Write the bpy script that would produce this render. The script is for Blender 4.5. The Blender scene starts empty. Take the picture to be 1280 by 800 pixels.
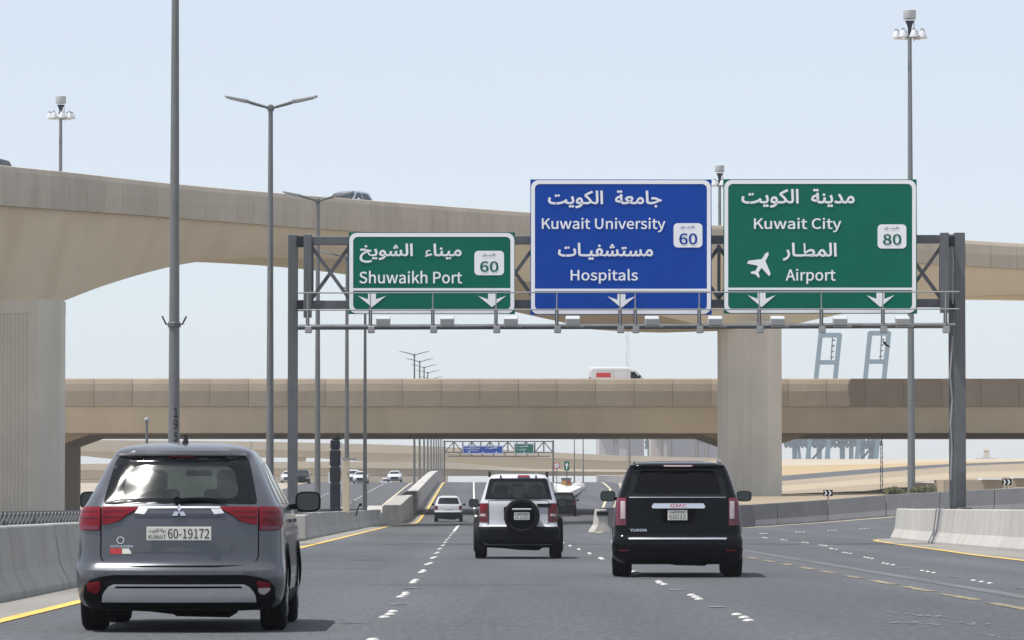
import bpy, bmesh, math, random, unicodedata
from mathutils import Vector, Matrix, Euler
random.seed(7)
R_ = math.radians
SC = bpy.context.scene
COL = SC.collection
# ------------------------------------------------------------------ camera, sky, sun
F = 5500.0                                    # focal length in photo pixels (1280 wide)
VPX, VPY = 592.0, 632.0                       # where the road's direction meets the eye level
CZ = 1.1
cam = bpy.data.cameras.new('camera'); cam.sensor_width = 36; cam.lens = F*36/1280
cam.clip_start = 0.5; cam.clip_end = 20000
camo = bpy.data.objects.new('camera', cam); COL.objects.link(camo); SC.camera = camo
camo.location = (0, 0, CZ)
camo.rotation_euler = Euler((math.pi/2 + math.atan((VPY-400)/F), 0, -math.atan((640-VPX)/F)))
CR = camo.rotation_euler.to_matrix()
SUN_EL, SUN_AZ = R_(68), R_(-114)             # azimuth clockwise from +Y: from the left, a little behind
w = bpy.data.worlds.new('World'); SC.world = w; w.use_nodes = True
nt = w.node_tree; bg = nt.nodes['Background']
sky = nt.nodes.new('ShaderNodeTexSky'); sky.sky_type = 'NISHITA'; sky.sun_disc = False
sky.sun_elevation = SUN_EL; sky.sun_rotation = SUN_AZ
sky.air_density = .8; sky.dust_density = .5; sky.ozone_density = 4.0; sky.altitude = 0
veil = nt.nodes.new('ShaderNodeMix'); veil.data_type = 'RGBA'; veil.inputs['Factor'].default_value = .68      # pale dusty summer sky
veil.inputs['B'].default_value = (4.1, 4.17, 4.32, 1); nt.links.new(sky.outputs[0], veil.inputs['A'])
nt.links.new(veil.outputs['Result'], bg.inputs[0]); bg.inputs[1].default_value = 0.117
sl = bpy.data.lights.new('sun', 'SUN'); sl.energy = 3.7; sl.angle = R_(0.5); sl.color = (1, .96, .9)
so = bpy.data.objects.new('sun', sl); COL.objects.link(so)
sdir = Vector((math.sin(SUN_AZ)*math.cos(SUN_EL), math.cos(SUN_AZ)*math.cos(SUN_EL), math.sin(SUN_EL)))
so.rotation_euler = sdir.to_track_quat('Z', 'Y').to_euler()
SC.view_settings.view_transform = 'Standard'; SC.view_settings.look = 'None'
SC.view_settings.gamma = 1; SC.view_settings.exposure = 0.72

def at(px, py, Y):
    """world point seen at photo pixel (px, py) at depth Y"""
    d = CR @ Vector(((px-640)/F, (400-py)/F, -1))
    return Vector((0, 0, CZ)) + d*(Y/d.y)
# ------------------------------------------------------------------ materials
def mat(name, col, rough=.8, metal=0, noise=.12, scale=1.5, bump=0, bscale=40, coat=0, spec=.5, stretch=(1,1,1), stain=None, rnd=0, flake=0, coord='Object'):
    m = bpy.data.materials.new(name); m.use_nodes = True; n = m.node_tree; b = n.nodes['Principled BSDF']
    b.inputs['Roughness'].default_value = rough; b.inputs['Metallic'].default_value = metal
    b.inputs['Coat Weight'].default_value = coat; b.inputs['Coat Roughness'].default_value = .04
    b.inputs['Specular IOR Level'].default_value = spec
    b.inputs['Base Color'].default_value = (*col, 1)
    tc = n.nodes.new('ShaderNodeTexCoord'); mp = n.nodes.new('ShaderNodeMapping'); mp.inputs['Scale'].default_value = stretch
    n.links.new(tc.outputs[coord], mp.inputs[0])
    if noise or stain or rnd:
        nz = n.nodes.new('ShaderNodeTexNoise'); nz.inputs['Scale'].default_value = scale; nz.inputs['Detail'].default_value = 8; nz.inputs['Roughness'].default_value = .65
        n.links.new(mp.outputs[0], nz.inputs[0])
        mr = n.nodes.new('ShaderNodeMapRange'); mr.inputs[1].default_value = .25; mr.inputs[2].default_value = .75
        mr.inputs[3].default_value = 1-noise; mr.inputs[4].default_value = 1+noise
        n.links.new(nz.outputs[0], mr.inputs[0])
        v = n.nodes.new('ShaderNodeVectorMath'); v.operation = 'SCALE'; v.inputs[0].default_value = col
        n.links.new(mr.outputs[0], v.inputs[3]); out = v.outputs[0]
        if rnd:
            oi = n.nodes.new('ShaderNodeObjectInfo'); m2 = n.nodes.new('ShaderNodeMapRange')
            m2.inputs[3].default_value = 1-rnd; m2.inputs[4].default_value = 1+rnd; n.links.new(oi.outputs['Random'], m2.inputs[0])
            v2 = n.nodes.new('ShaderNodeVectorMath'); v2.operation = 'SCALE'
            n.links.new(out, v2.inputs[0]); n.links.new(m2.outputs[0], v2.inputs[3]); out = v2.outputs[0]
        if stain:                                 # (colour, scale vector, threshold, strength)
            scol, ssc, th, stg = stain
            mp3 = n.nodes.new('ShaderNodeMapping'); mp3.inputs['Scale'].default_value = ssc; n.links.new(tc.outputs[coord], mp3.inputs[0])
            n3 = n.nodes.new('ShaderNodeTexNoise'); n3.inputs['Scale'].default_value = 1; n3.inputs['Detail'].default_value = 6; n.links.new(mp3.outputs[0], n3.inputs[0])
            r3 = n.nodes.new('ShaderNodeMapRange'); r3.inputs[1].default_value = th; r3.inputs[2].default_value = th+.18; r3.inputs[3].default_value = 0; r3.inputs[4].default_value = stg
            n.links.new(n3.outputs[0], r3.inputs[0])
            mx = n.nodes.new('ShaderNodeMix'); mx.data_type = 'RGBA'; mx.inputs['B'].default_value = (*scol, 1)
            n.links.new(r3.outputs[0], mx.inputs['Factor']); n.links.new(out, mx.inputs['A']); out = mx.outputs['Result']
        n.links.new(out, b.inputs['Base Color'])
    if bump:
        nb = n.nodes.new('ShaderNodeTexNoise'); nb.inputs['Scale'].default_value = bscale; nb.inputs['Detail'].default_value = 6
        n.links.new(mp.outputs[0], nb.inputs[0]); bp = n.nodes.new('ShaderNodeBump'); bp.inputs['Strength'].default_value = bump; bp.inputs['Distance'].default_value = .02
        n.links.new(nb.outputs[0], bp.inputs['Height']); n.links.new(bp.outputs[0], b.inputs['Normal'])
    return m
def glass_mat(name, tint, rough=.03, gloss=1.0, dirt=0.0):
    m = bpy.data.materials.new(name); m.use_nodes = True; n = m.node_tree; n.nodes.clear()
    o = n.nodes.new('ShaderNodeOutputMaterial'); t = n.nodes.new('ShaderNodeBsdfTransparent'); t.inputs[0].default_value = (*tint, 1)
    g = n.nodes.new('ShaderNodeBsdfGlossy'); g.inputs['Roughness'].default_value = rough; g.inputs[0].default_value = (gloss, gloss, gloss, 1)
    fr = n.nodes.new('ShaderNodeFresnel'); fr.inputs[0].default_value = 1.5
    mx = n.nodes.new('ShaderNodeMixShader'); n.links.new(fr.outputs[0], mx.inputs[0]); n.links.new(t.outputs[0], mx.inputs[1]); n.links.new(g.outputs[0], mx.inputs[2])
    out = mx.outputs[0]
    if dirt:
        d = n.nodes.new('ShaderNodeBsdfDiffuse'); d.inputs[0].default_value = (.36, .42, .41, 1); m2 = n.nodes.new('ShaderNodeMixShader')
        tc = n.nodes.new('ShaderNodeTexCoord'); nz = n.nodes.new('ShaderNodeTexNoise'); nz.inputs['Scale'].default_value = 5; n.links.new(tc.outputs['Object'], nz.inputs[0])
        ml = n.nodes.new('ShaderNodeMath'); ml.operation = 'MULTIPLY'; ml.inputs[1].default_value = dirt*2; n.links.new(nz.outputs[0], ml.inputs[0])
        n.links.new(ml.outputs[0], m2.inputs[0]); n.links.new(out, m2.inputs[1]); n.links.new(d.outputs[0], m2.inputs[2]); out = m2.outputs[0]
    n.links.new(out, o.inputs[0]); return m
M = {}
M['asphalt'] = mat('asphalt', (.077,.08,.088), .82, noise=.16, scale=.35, bump=.25, bscale=60, stretch=(1,.16,1), stain=((.115,.117,.122), (.9,.03,1), .52, .55))
def asphalt(name, base):
    m = mat(name, base, .84, noise=.10, scale=.5, bump=.3, bscale=50, stretch=(1,.14,1), stain=(tuple(v*1.28 for v in base), (.55,.012,1), .47, .7)); n = m.node_tree; b = n.nodes['Principled BSDF']
    src = b.inputs['Base Color'].links[0].from_socket; tc = n.nodes.new('ShaderNodeTexCoord'); mp = n.nodes.new('ShaderNodeMapping'); mp.inputs['Scale'].default_value = (14, 1.6, 1)
    nz = n.nodes.new('ShaderNodeTexNoise'); nz.inputs['Scale'].default_value = 1; nz.inputs['Detail'].default_value = 3; n.links.new(tc.outputs['Object'], mp.inputs[0]); n.links.new(mp.outputs[0], nz.inputs[0])
    mr = n.nodes.new('ShaderNodeMapRange'); mr.inputs[1].default_value = .3; mr.inputs[2].default_value = .7; mr.inputs[3].default_value = .78; mr.inputs[4].default_value = 1.22; n.links.new(nz.outputs[0], mr.inputs[0])
    m3 = n.nodes.new('ShaderNodeMapping'); m3.inputs['Scale'].default_value = (.16, .035, 1); n3 = n.nodes.new('ShaderNodeTexNoise'); n3.inputs['Scale'].default_value = 1; n3.inputs['Detail'].default_value = 4; n.links.new(tc.outputs['Object'], m3.inputs[0]); n.links.new(m3.outputs[0], n3.inputs[0])
    r3 = n.nodes.new('ShaderNodeMapRange'); r3.inputs[1].default_value = .35; r3.inputs[2].default_value = .65; r3.inputs[3].default_value = .87; r3.inputs[4].default_value = 1.12; n.links.new(n3.outputs[0], r3.inputs[0])
    mu = n.nodes.new('ShaderNodeMath'); mu.operation = 'MULTIPLY'; n.links.new(mr.outputs[0], mu.inputs[0]); n.links.new(r3.outputs[0], mu.inputs[1])
    sp = n.nodes.new('ShaderNodeSeparateXYZ'); n.links.new(tc.outputs['Object'], sp.inputs[0])       # darker oil line and polished wheel tracks along every lane
    def mth(op, a, b_=None):
        q = n.nodes.new('ShaderNodeMath'); q.operation = op
        for i_, v_ in enumerate((a, b_)):
            if v_ is None: continue
            if hasattr(v_, 'is_linked'): n.links.new(v_, q.inputs[i_])
            else: q.inputs[i_].default_value = v_
        return q.outputs[0]
    ph = mth('MULTIPLY', mth('ADD', sp.outputs['X'], .84), 2*math.pi/3.48)
    trk = mth('MULTIPLY', mth('COSINE', mth('MULTIPLY', ph, 2.0)), .045); mid = mth('MULTIPLY', mth('COSINE', ph), .05)
    pat = mth('MULTIPLY', mth('ADD', trk, mid), mth('MULTIPLY', n3.outputs[0], 2.0))
    m4 = n.nodes.new('ShaderNodeMapping'); m4.inputs['Scale'].default_value = (.28, .06, 1); m4.inputs['Location'].default_value = (3.3, 1.7, 0); n4 = n.nodes.new('ShaderNodeTexVoronoi'); n4.inputs['Scale'].default_value = 1; n.links.new(tc.outputs['Object'], m4.inputs[0]); n.links.new(m4.outputs[0], n4.inputs[0])
    sc4 = n.nodes.new('ShaderNodeSeparateColor'); n.links.new(n4.outputs['Color'], sc4.inputs[0]); ptc = mth('MULTIPLY', mth('GREATER_THAN', sc4.outputs[0], .86), -.09)
    mu2 = n.nodes.new('ShaderNodeMath'); mu2.operation = 'MULTIPLY'; n.links.new(mu.outputs[0], mu2.inputs[0]); n.links.new(mth('ADD', mth('ADD', pat, ptc), 1.0), mu2.inputs[1]); mu = mu2
    v = n.nodes.new('ShaderNodeVectorMath'); v.operation = 'SCALE'; n.links.new(src, v.inputs[0]); n.links.new(mu.outputs[0], v.inputs[3]); n.links.new(v.outputs[0], b.inputs['Base Color'])
    return m
M['asphalt'] = asphalt('asphalt', (.055,.059,.066))
M['asphalt_far'] = mat('asphalt_far', (.060,.063,.069), .85, noise=.1, scale=.1, stretch=(1,.1,1))
M['patch_dark'] = mat('tar_joint', (.03,.03,.033), .7, noise=.2)
M['shoulder'] = mat('shoulder_concrete', (.20,.19,.175), .9, noise=.15, scale=.8, stretch=(1,.2,1), stain=((.1,.095,.09),(.8,.06,1),.55,.6))
M['yellow'] = mat('yellow_paint', (.60,.40,.08), .7, noise=.22, scale=3, stretch=(1,.2,1), stain=((.2,.17,.11),(2,.25,1),.56,.5))
M['yellow_worn'] = mat('worn_yellow_paint', (.24,.195,.115), .8, noise=.3, scale=4, stretch=(1,.3,1), stain=((.075,.075,.075),(5,1.2,1),.44,.85))
M['cream'] = mat('cream_paint', (.48,.42,.30), .8, noise=.2, scale=3, stretch=(1,.3,1))
M['white_paint'] = mat('white_road_paint', (.6,.6,.58), .7, noise=.15)
M['white_worn'] = mat('worn_white_paint', (.17,.173,.18), .8, noise=.5, scale=3, stretch=(1,.3,1), stain=((.085,.087,.093),(3,.5,1),.47,.9))
M['faded'] = mat('faded_strip', (.105,.108,.114), .85, noise=.2, scale=1, stretch=(1,.2,1), stain=((.06,.064,.07),(2,.12,1),.45,.85))
M['stud'] = mat('stud', (.42,.42,.40), .35, noise=.1)
M['sand'] = mat('sand', (.24,.195,.135), .95, noise=.18, scale=.08, stain=((.19,.15,.10),(.05,.05,.05),.5,.6))
M['sand_pale'] = mat('sand_pale', (.31,.255,.175), .95, noise=.1, scale=.08)
M['ochre'] = mat('ochre_sand', (.34,.255,.14), .95, noise=.1, scale=.06)
M['ground'] = mat('dusty_ground', (.31,.27,.21), .95, noise=.15, scale=.06)
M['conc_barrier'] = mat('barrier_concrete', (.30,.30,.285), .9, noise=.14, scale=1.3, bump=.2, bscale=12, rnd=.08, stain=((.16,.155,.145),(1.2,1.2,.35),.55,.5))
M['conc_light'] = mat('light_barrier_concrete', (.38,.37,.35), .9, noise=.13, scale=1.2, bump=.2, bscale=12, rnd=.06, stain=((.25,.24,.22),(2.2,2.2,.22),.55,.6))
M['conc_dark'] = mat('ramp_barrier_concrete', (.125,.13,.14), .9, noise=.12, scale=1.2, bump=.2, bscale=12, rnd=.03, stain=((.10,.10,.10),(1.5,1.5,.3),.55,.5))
M['pier'] = mat('pier_concrete', (.60,.56,.485), .9, noise=.09, scale=.4, bump=.15, bscale=3, stain=((.52,.48,.41),(.9,.9,.07),.50,.7))
M['panel2'] = mat('brown_parapet_concrete', (.29,.245,.19), .9, noise=.09, scale=.5, bump=.1, bscale=4, rnd=.07, stain=((.24,.20,.15),(.6,.6,.15),.5,.5))
M['panel'] = mat('parapet_concrete', (.43,.385,.32), .9, noise=.09, scale=.5, bump=.1, bscale=4, rnd=.055, stain=((.35,.305,.245),(.8,.8,.12),.5,.5))
M['girder'] = mat('girder_concrete', (.62,.525,.385), .9, noise=.08, scale=.25, bump=.1, bscale=2, stain=((.54,.44,.31),(.35,.35,.08),.5,.6))
M['girder2'] = mat('girder_concrete_brown', (.52,.435,.32), .9, noise=.08, scale=.25, bump=.1, bscale=2, stain=((.44,.36,.26),(.4,.4,.1),.5,.6))
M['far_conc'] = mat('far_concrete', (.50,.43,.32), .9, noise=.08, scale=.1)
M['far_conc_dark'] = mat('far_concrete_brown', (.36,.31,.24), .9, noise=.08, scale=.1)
M['grey_build'] = mat('grey_cladding', (.36,.35,.36), .8, noise=.06, scale=.1)
M['grey_build_dark'] = mat('dark_cladding', (.22,.22,.25), .8, noise=.06, scale=.1)
M['beige_build'] = mat('beige_cladding', (.45,.41,.38), .8, noise=.06, scale=.1)
M['steel'] = mat('galvanised_steel', (.11,.118,.128), .55, metal=.35, noise=.18, scale=3, stain=((.06,.06,.06),(2,2,.6),.55,.6))
M['pole'] = mat('lamp_pole_steel', (.165,.17,.172), .5, metal=.4, noise=.12, scale=2, stain=((.12,.12,.12),(3,3,.5),.55,.5))
M['mast'] = mat('mast_steel', (.17,.19,.20), .55, metal=.4, noise=.1, scale=1)
M['rail'] = mat('rail_steel', (.30,.31,.32), .5, metal=.4, noise=.1)
M['dark_metal'] = mat('dark_metal', (.018,.022,.03), .6, metal=0, spec=.15, noise=.1)
M['blk'] = mat('black_plastic', (.006,.007,.008), .6, noise=.1, scale=5, spec=.08)
M['blk_gloss'] = mat('black_gloss', (.01,.011,.014), .12, noise=0, coat=.4)
M['under'] = mat('underbody', (.005,.005,.006), .9, noise=.2, spec=.05)
M['tyre'] = mat('tyre_rubber', (.009,.009,.010), .85, noise=.2, scale=6, spec=.15)
M['rim'] = mat('rim_alloy', (.4,.4,.42), .35, metal=.7, noise=.05)
M['grey_paint'] = mat('grey_car_paint', (.090,.096,.110), .27, metal=.55, noise=.05, scale=6, coat=.5, stain=((.24,.23,.22),(2.5,2.5,5),.58,.22))
M['white_car'] = mat('white_car_paint', (.45,.465,.50), .4, noise=.04, scale=5, coat=.5, stain=((.5,.47,.42),(2.5,2.5,5),.58,.3))
M['black_car'] = mat('black_car_paint', (.003,.0035,.005), .10, noise=.05, spec=.14)
M['silver_car'] = mat('silver_car_paint', (.28,.34,.42), .3, metal=.6, noise=.04, coat=.6)
M['chrome'] = mat('chrome', (.72,.72,.74), .18, metal=1, noise=0)
M['satin'] = mat('satin_silver', (.60,.61,.63), .42, metal=.55, noise=.06, scale=8)
M['red_lens'] = mat('red_lens', (.15,.009,.016), .18, noise=.15, scale=9, spec=.2)
M['red_dark'] = mat('dark_red_lens', (.10,.008,.014), .15, noise=.1, scale=9, spec=.4)
M['maroon'] = mat('maroon_lens', (.13,.02,.04), .15, noise=.1, scale=9, spec=.5)
M['clear_lens'] = mat('clear_lens', (.42,.36,.37), .2, noise=.15, scale=14, coat=.3)
M['plate'] = mat('plate_white', (.66,.65,.60), .5, noise=.04)
M['ink'] = mat('ink', (.02,.02,.025), .6, noise=0)
M['red'] = mat('red_print', (.42,.03,.03), .5, noise=0)
M['mirror'] = mat('mirror_glass', (.055,.065,.07), .05, metal=1, noise=0)
M['seat'] = mat('seat_fabric', (.035,.037,.04), .9, noise=.1, scale=10)
M['dash'] = mat('dashboard', (.05,.05,.05), .8, noise=.05)
M['interior'] = mat('cabin_lining', (.10,.10,.10), .9, noise=.05)
M['green_sign'] = mat('green_sheeting', (.0,.125,.085), .6, noise=.09, scale=.8, spec=.06)
M['blue_sign'] = mat('blue_sheeting', (.002,.052,.33), .6, noise=.09, scale=.8, spec=.06)
M['white_sign'] = mat('white_sheeting', (.78,.80,.84), .45, noise=.03, scale=2)
M['sign_back'] = mat('sign_back', (.3,.3,.3), .5, metal=.5, noise=.05)
M['fixture'] = mat('fixture_grey', (.40,.42,.44), .6, noise=.08)
M['lampglass'] = mat('lamp_glass', (.50,.52,.55), .3, noise=0)
M['crane'] = mat('crane_blue_grey', (.15,.23,.28), .7, noise=.05, scale=.05)
M['crane_dark'] = mat('crane_dark_grey', (.08,.11,.14), .7, noise=.05, scale=.05)
M['leaf'] = mat('dusty_leaf', (.13,.15,.07), .8, noise=.25, scale=1)
M['bark'] = mat('bark', (.15,.11,.08), .9, noise=.2)
M['orange'] = mat('orange_print', (.6,.28,.05), .6, noise=.1)
M['glass_rear'] = glass_mat('tinted_rear_glass', (.46,.55,.53), .085, gloss=.7, dirt=.05)
M['glass_front'] = glass_mat('windscreen_glass', (.75,.82,.78), .05)
M['glass_mid'] = glass_mat('medium_glass', (.62,.68,.68), .08, gloss=.6, dirt=.03)
M['glass_dark'] = glass_mat('privacy_glass', (.07,.08,.095), .06, gloss=.45)
M['glass_black'] = mat('dark_window', (.010,.012,.016), .06, noise=0, spec=.35)
M['frit'] = mat('frit_black', (.006,.007,.009), .1, noise=0, spec=.25)
# ------------------------------------------------------------------ mesh helpers
def tag(o, label=None, cat=None, group=None, kind=None):
    if label: o['label'] = label
    if cat: o['category'] = cat
    if group: o['group'] = group
    if kind: o['kind'] = kind
    return o
def empty(name, loc=(0,0,0), rz=0, label=None, cat=None, group=None):
    o = bpy.data.objects.new(name, None); COL.objects.link(o); o.location = loc; o.rotation_euler.z = rz
    o.empty_display_size = .2
    return tag(o, label, cat, group)
class MB:
    def __init__(s): s.v = []; s.f = []
    def add(s, vs, fs):
        n = len(s.v); s.v += [tuple(p) for p in vs]; s.f += [tuple(i+n for i in f) for f in fs]; return s
    def box(s, c, d, rot=None):
        x, y, z = d[0]/2, d[1]/2, d[2]/2
        vs = [Vector((a*x, b*y, e*z)) for e in (-1,1) for b in (-1,1) for a in (-1,1)]
        if rot: vs = [rot @ p for p in vs]
        return s.add([Vector(c)+p for p in vs], [(0,2,3,1),(4,5,7,6),(0,1,5,4),(2,6,7,3),(0,4,6,2),(1,3,7,5)])
    def beam(s, p, q, w_, h, up=Vector((0,0,1))):
        p = Vector(p); q = Vector(q); d = (q-p).normalized()
        if abs(d.dot(up)) > .98: up = Vector((0,1,0))
        a = d.cross(up).normalized(); b = a.cross(d)
        vs = [e+a*(i*w_/2)+b*(j*h/2) for e in (p,q) for i,j in ((-1,-1),(1,-1),(1,1),(-1,1))]
        return s.add(vs, [(0,3,2,1),(4,5,6,7),(0,1,5,4),(1,2,6,5),(2,3,7,6),(3,0,4,7)])
    def tube(s, pts, rs, n=8, cap=True):
        pts = [Vector(p) for p in pts]
        if not hasattr(rs, '__len__'): rs = [rs]*len(pts)
        vs = []; fs = []
        for k, p in enumerate(pts):
            d = (pts[min(k+1,len(pts)-1)]-pts[max(k-1,0)]).normalized()
            u = Vector((1,0,0)) if abs(d.x) < .9 else Vector((0,1,0))
            a = d.cross(u).normalized(); b = a.cross(d)
            vs += [p+(a*math.cos(t)+b*math.sin(t))*rs[k] for t in (2*math.pi*i/n for i in range(n))]
        for k in range(len(pts)-1):
            fs += [(k*n+i, k*n+(i+1)%n, (k+1)*n+(i+1)%n, (k+1)*n+i) for i in range(n)]
        if cap: fs += [tuple(reversed(range(n))), tuple((len(pts)-1)*n+i for i in range(n))]
        return s.add(vs, fs)
    def lathe(s, prof, c=(0,0,0), axis='z', n=20):          # prof: (radius, height)
        vs = []; fs = []
        for r, h in prof:
            for i in range(n):
                t = 2*math.pi*i/n; a, b = r*math.cos(t), r*math.sin(t)
                vs.append(Vector(c)+Vector((a,b,h) if axis=='z' else ((h,a,b) if axis=='x' else (b,h,a))))
        for k in range(len(prof)-1):
            fs += [(k*n+i, k*n+(i+1)%n, (k+1)*n+(i+1)%n, (k+1)*n+i) for i in range(n)]
        fs += [tuple(reversed(range(n))), tuple((len(prof)-1)*n+i for i in range(n))]
        return s.add(vs, fs)
    def prism(s, poly, y0, y1, y_axis=True):                # poly: (x,z) extruded along y
        n = len(poly); vs = [(x,y0,z) for x,z in poly]+[(x,y1,z) for x,z in poly]
        return s.add(vs, [tuple(range(n)), tuple(reversed(range(n,2*n)))]+[(i,n+i,n+(i+1)%n,(i+1)%n) for i in range(n)])
    def sweep(s, secs, cap=True, closed=True):              # list of equal-length loops
        n = len(secs[0]); vs = [p for q in secs for p in q]; fs = []
        rng = range(n) if closed else range(n-1)
        for k in range(len(secs)-1):
            fs += [(k*n+i, k*n+(i+1)%n, (k+1)*n+(i+1)%n, (k+1)*n+i) for i in rng]
        if cap and closed: fs += [tuple(reversed(range(n))), tuple((len(secs)-1)*n+i for i in range(n))]
        return s.add(vs, fs)
    def build(s, name, m, parent=None, smooth=None, world=False, bevel=0, label=None):
        if world and parent is not None:
            mw = parent.matrix_basis.inverted(); s.v = [tuple(mw @ Vector(p)) for p in s.v]
        me = bpy.data.meshes.new(name); me.from_pydata(s.v, [], s.f); me.validate()
        bm = bmesh.new(); bm.from_mesh(me); bmesh.ops.recalc_face_normals(bm, faces=bm.faces)
        if bevel:
            es = [e for e in bm.edges if len(e.link_faces) == 2 and e.calc_face_angle(0) > .6]
            bmesh.ops.bevel(bm, geom=es, offset=bevel, segments=1, affect='EDGES', clamp_overlap=True)
        bm.to_mesh(me); bm.free()
        if smooth is not None:
            me.polygons.foreach_set('use_smooth', [True]*len(me.polygons)); me.set_sharp_from_angle(angle=R_(smooth))
        me.materials.append(M[m] if isinstance(m, str) else m)
        o = bpy.data.objects.new(name, me); COL.objects.link(o)
        if parent is not None: o.parent = parent
        if label: o['label'] = label
        return o
def copy_tree(o, parent=None):
    c = o.copy(); COL.objects.link(c)
    if parent is not None: c.parent = parent
    for ch in [q for q in KIDS.get(o.name, [])] or list(o.children): copy_tree(ch, c)
    return c
KIDS = {}
def pchip(xs, ys):
    n = len(xs); h = [xs[i+1]-xs[i] for i in range(n-1)]; d = [(ys[i+1]-ys[i])/h[i] for i in range(n-1)]
    m = [0]*n; m[0] = d[0]; m[-1] = d[-1]
    for i in range(1, n-1):
        m[i] = 0 if d[i-1]*d[i] <= 0 else 2*d[i-1]*d[i]/(d[i-1]+d[i])
    def f(x):
        if x <= xs[0]: return ys[0]
        if x >= xs[-1]: return ys[-1]
        i = max(k for k in range(n-1) if xs[k] <= x); t = (x-xs[i])/h[i]
        return (2*t**3-3*t*t+1)*ys[i]+(t**3-2*t*t+t)*h[i]*m[i]+(-2*t**3+3*t*t)*ys[i+1]+(t**3-t*t)*h[i]*m[i+1]
    return f
def lerp(tab, x):
    if x <= tab[0][0]: return tab[0][1]
    for (a, b), (c, d) in zip(tab, tab[1:]):
        if x <= c: return b+(d-b)*(x-a)/(c-a)
    return tab[-1][1]
# ------------------------------------------------------------------ writing (flat print as thin geometry)
FORMS = {}
for c_ in range(0xFE70, 0xFEFD):
    d_ = unicodedata.decomposition(chr(c_)).split()
    if len(d_) == 2: FORMS.setdefault(chr(int(d_[1],16)), {})[d_[0].strip('<>')] = chr(c_)
def shape_ar(s):
    dual = lambda c: c == '\u0640' or 'initial' in FORMS.get(c, {})
    joins = lambda c: c == '\u0640' or 'final' in FORMS.get(c, {})
    out = []
    for i, c in enumerate(s):
        if c == '\u0640' or c not in FORMS: out.append(c); continue
        p = i > 0 and dual(s[i-1]) and joins(c); n = i < len(s)-1 and dual(c) and joins(s[i+1])
        out.append(FORMS[c].get({(0,0):'isolated',(1,0):'final',(0,1):'initial',(1,1):'medial'}[(int(p),int(n))], FORMS[c].get('isolated')))
    return ''.join(reversed(out))
import os
try:
    SANS = bpy.data.fonts.load(os.path.join(bpy.utils.system_resource('DATAFILES'), 'fonts', 'Noto Sans CJK Regular.woff2'))   # comes with Blender
except Exception:
    SANS = None
def text_polys(body, bold=0.0):
    c = bpy.data.curves.new('lettering', 'FONT'); c.body = body; c.size = 1; c.offset = bold; c.resolution_u = 3
    if SANS and body.isascii(): c.font = SANS
    o = bpy.data.objects.new('lettering', c); COL.objects.link(o)
    me = o.evaluated_get(bpy.context.evaluated_depsgraph_get()).to_mesh()
    vs = [tuple(v.co[:2]) for v in me.vertices]; fs = [tuple(p.vertices) for p in me.polygons]
    o.to_mesh_clear(); bpy.data.objects.remove(o); bpy.data.curves.remove(c)
    return vs, fs
def lettering(name, body, box, fn, m, parent, bold=.02, world=True, arabic=False, proud=.003, label=None):
    """fit the writing into box = (x0, z0, x1, z1); fn(x, z, lift) gives the 3D point"""
    body = shape_ar(body) if arabic else body
    sans = SANS is not None and body.isascii()
    v1, f1 = text_polys(body, bold*.2 if sans else bold)
    x0 = min(v[0] for v in v1); x1 = max(v[0] for v in v1); z0 = min(v[1] for v in v1); z1 = max(v[1] for v in v1)
    sx = (box[2]-box[0])/(x1-x0); sz = (box[3]-box[1])/(z1-z0)
    layers = [(v1, f1, proud)]
    if arabic: layers.append((*text_polys(body, 0.0), proud*1.5))
    words = len(body.split()); cuts = []
    if words > 1:                                   # the gaps between words, so that every word is an object of its own
        iv = sorted((min(v1[i][0] for i in f), max(v1[i][0] for i in f)) for f in f1); gaps = []; hi = iv[0][1]
        for lo, h in iv:
            if lo > hi: gaps.append((lo-hi, (lo+hi)/2))
            hi = max(hi, h)
        cuts = sorted(g[1] for g in sorted(gaps)[-(words-1):])
    mbs = [MB() for _ in range(len(cuts)+1)]
    for vs, fs, lift in layers:
        for k, f in enumerate(fs):
            cx = sum(vs[i][0] for i in f)/len(f)
            mbs[sum(cx > c for c in cuts)].add([fn(box[0]+(vs[i][0]-x0)*sx, box[1]+(vs[i][1]-z0)*sz, lift+(k%9)*proud*.02) for i in f], [tuple(range(len(f)))])
    for mb in mbs:
        if mb.v: o = mb.build(name, m, parent, world=world, label=label)
    return o
# ------------------------------------------------------------------ ground, roads
zr = pchip([-60,235,265,283,305,331,380,440,480,520,560,620,680,750,850,1500], [0,0,.03,.15,.43,.76,1.6,2.6,3.25,3.8,4.05,3.9,3.0,1.0,0,0])
def sh(Y):
    t = min(1, max(0, (Y-234)/32)); return t*t*(3-2*t)*1.0
def frange(a, b, d):
    n = max(1, round((b-a)/d)); return [a+(b-a)*i/n for i in range(n+1)]
def strip(name, xl, xr, Y0, Y1, dz, m, step=6, nx=1, parent=None, kind=None, thick=0):
    mb = MB(); Ys = frange(Y0, Y1, step); vs = []; fs = []
    for Y in Ys:
        a = xl(Y) if callable(xl) else xl; b = xr(Y) if callable(xr) else xr
        for i in range(nx+1): vs.append((a+(b-a)*i/nx, Y, zr(Y)+dz))
    for k in range(len(Ys)-1):
        for i in range(nx): q = k*(nx+1)+i; fs.append((q, q+1, q+nx+2, q+nx+1))
    mb.add(vs, fs); o = mb.build(name, m, parent)
    if kind: o['kind'] = kind
    return o
main_right = lambda Y: lerp([(0,13.0),(168,13.0),(185,7.0),(205,6.6),(240,7.4),(330,10.2),(450,15),(520,17),(760,17)], Y)
mb = MB(); Ysg = frange(-100, 1500, 20)+[2900]
xs_g = [-1500,-400,-40,0,40,400,1500]
mb.add([(x, Y, zr(Y)-.10) for Y in Ysg for x in xs_g], [(k*7+i, k*7+i+1, k*7+i+8, k*7+i+7) for k in range(len(Ysg)-1) for i in range(6)])
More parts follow.
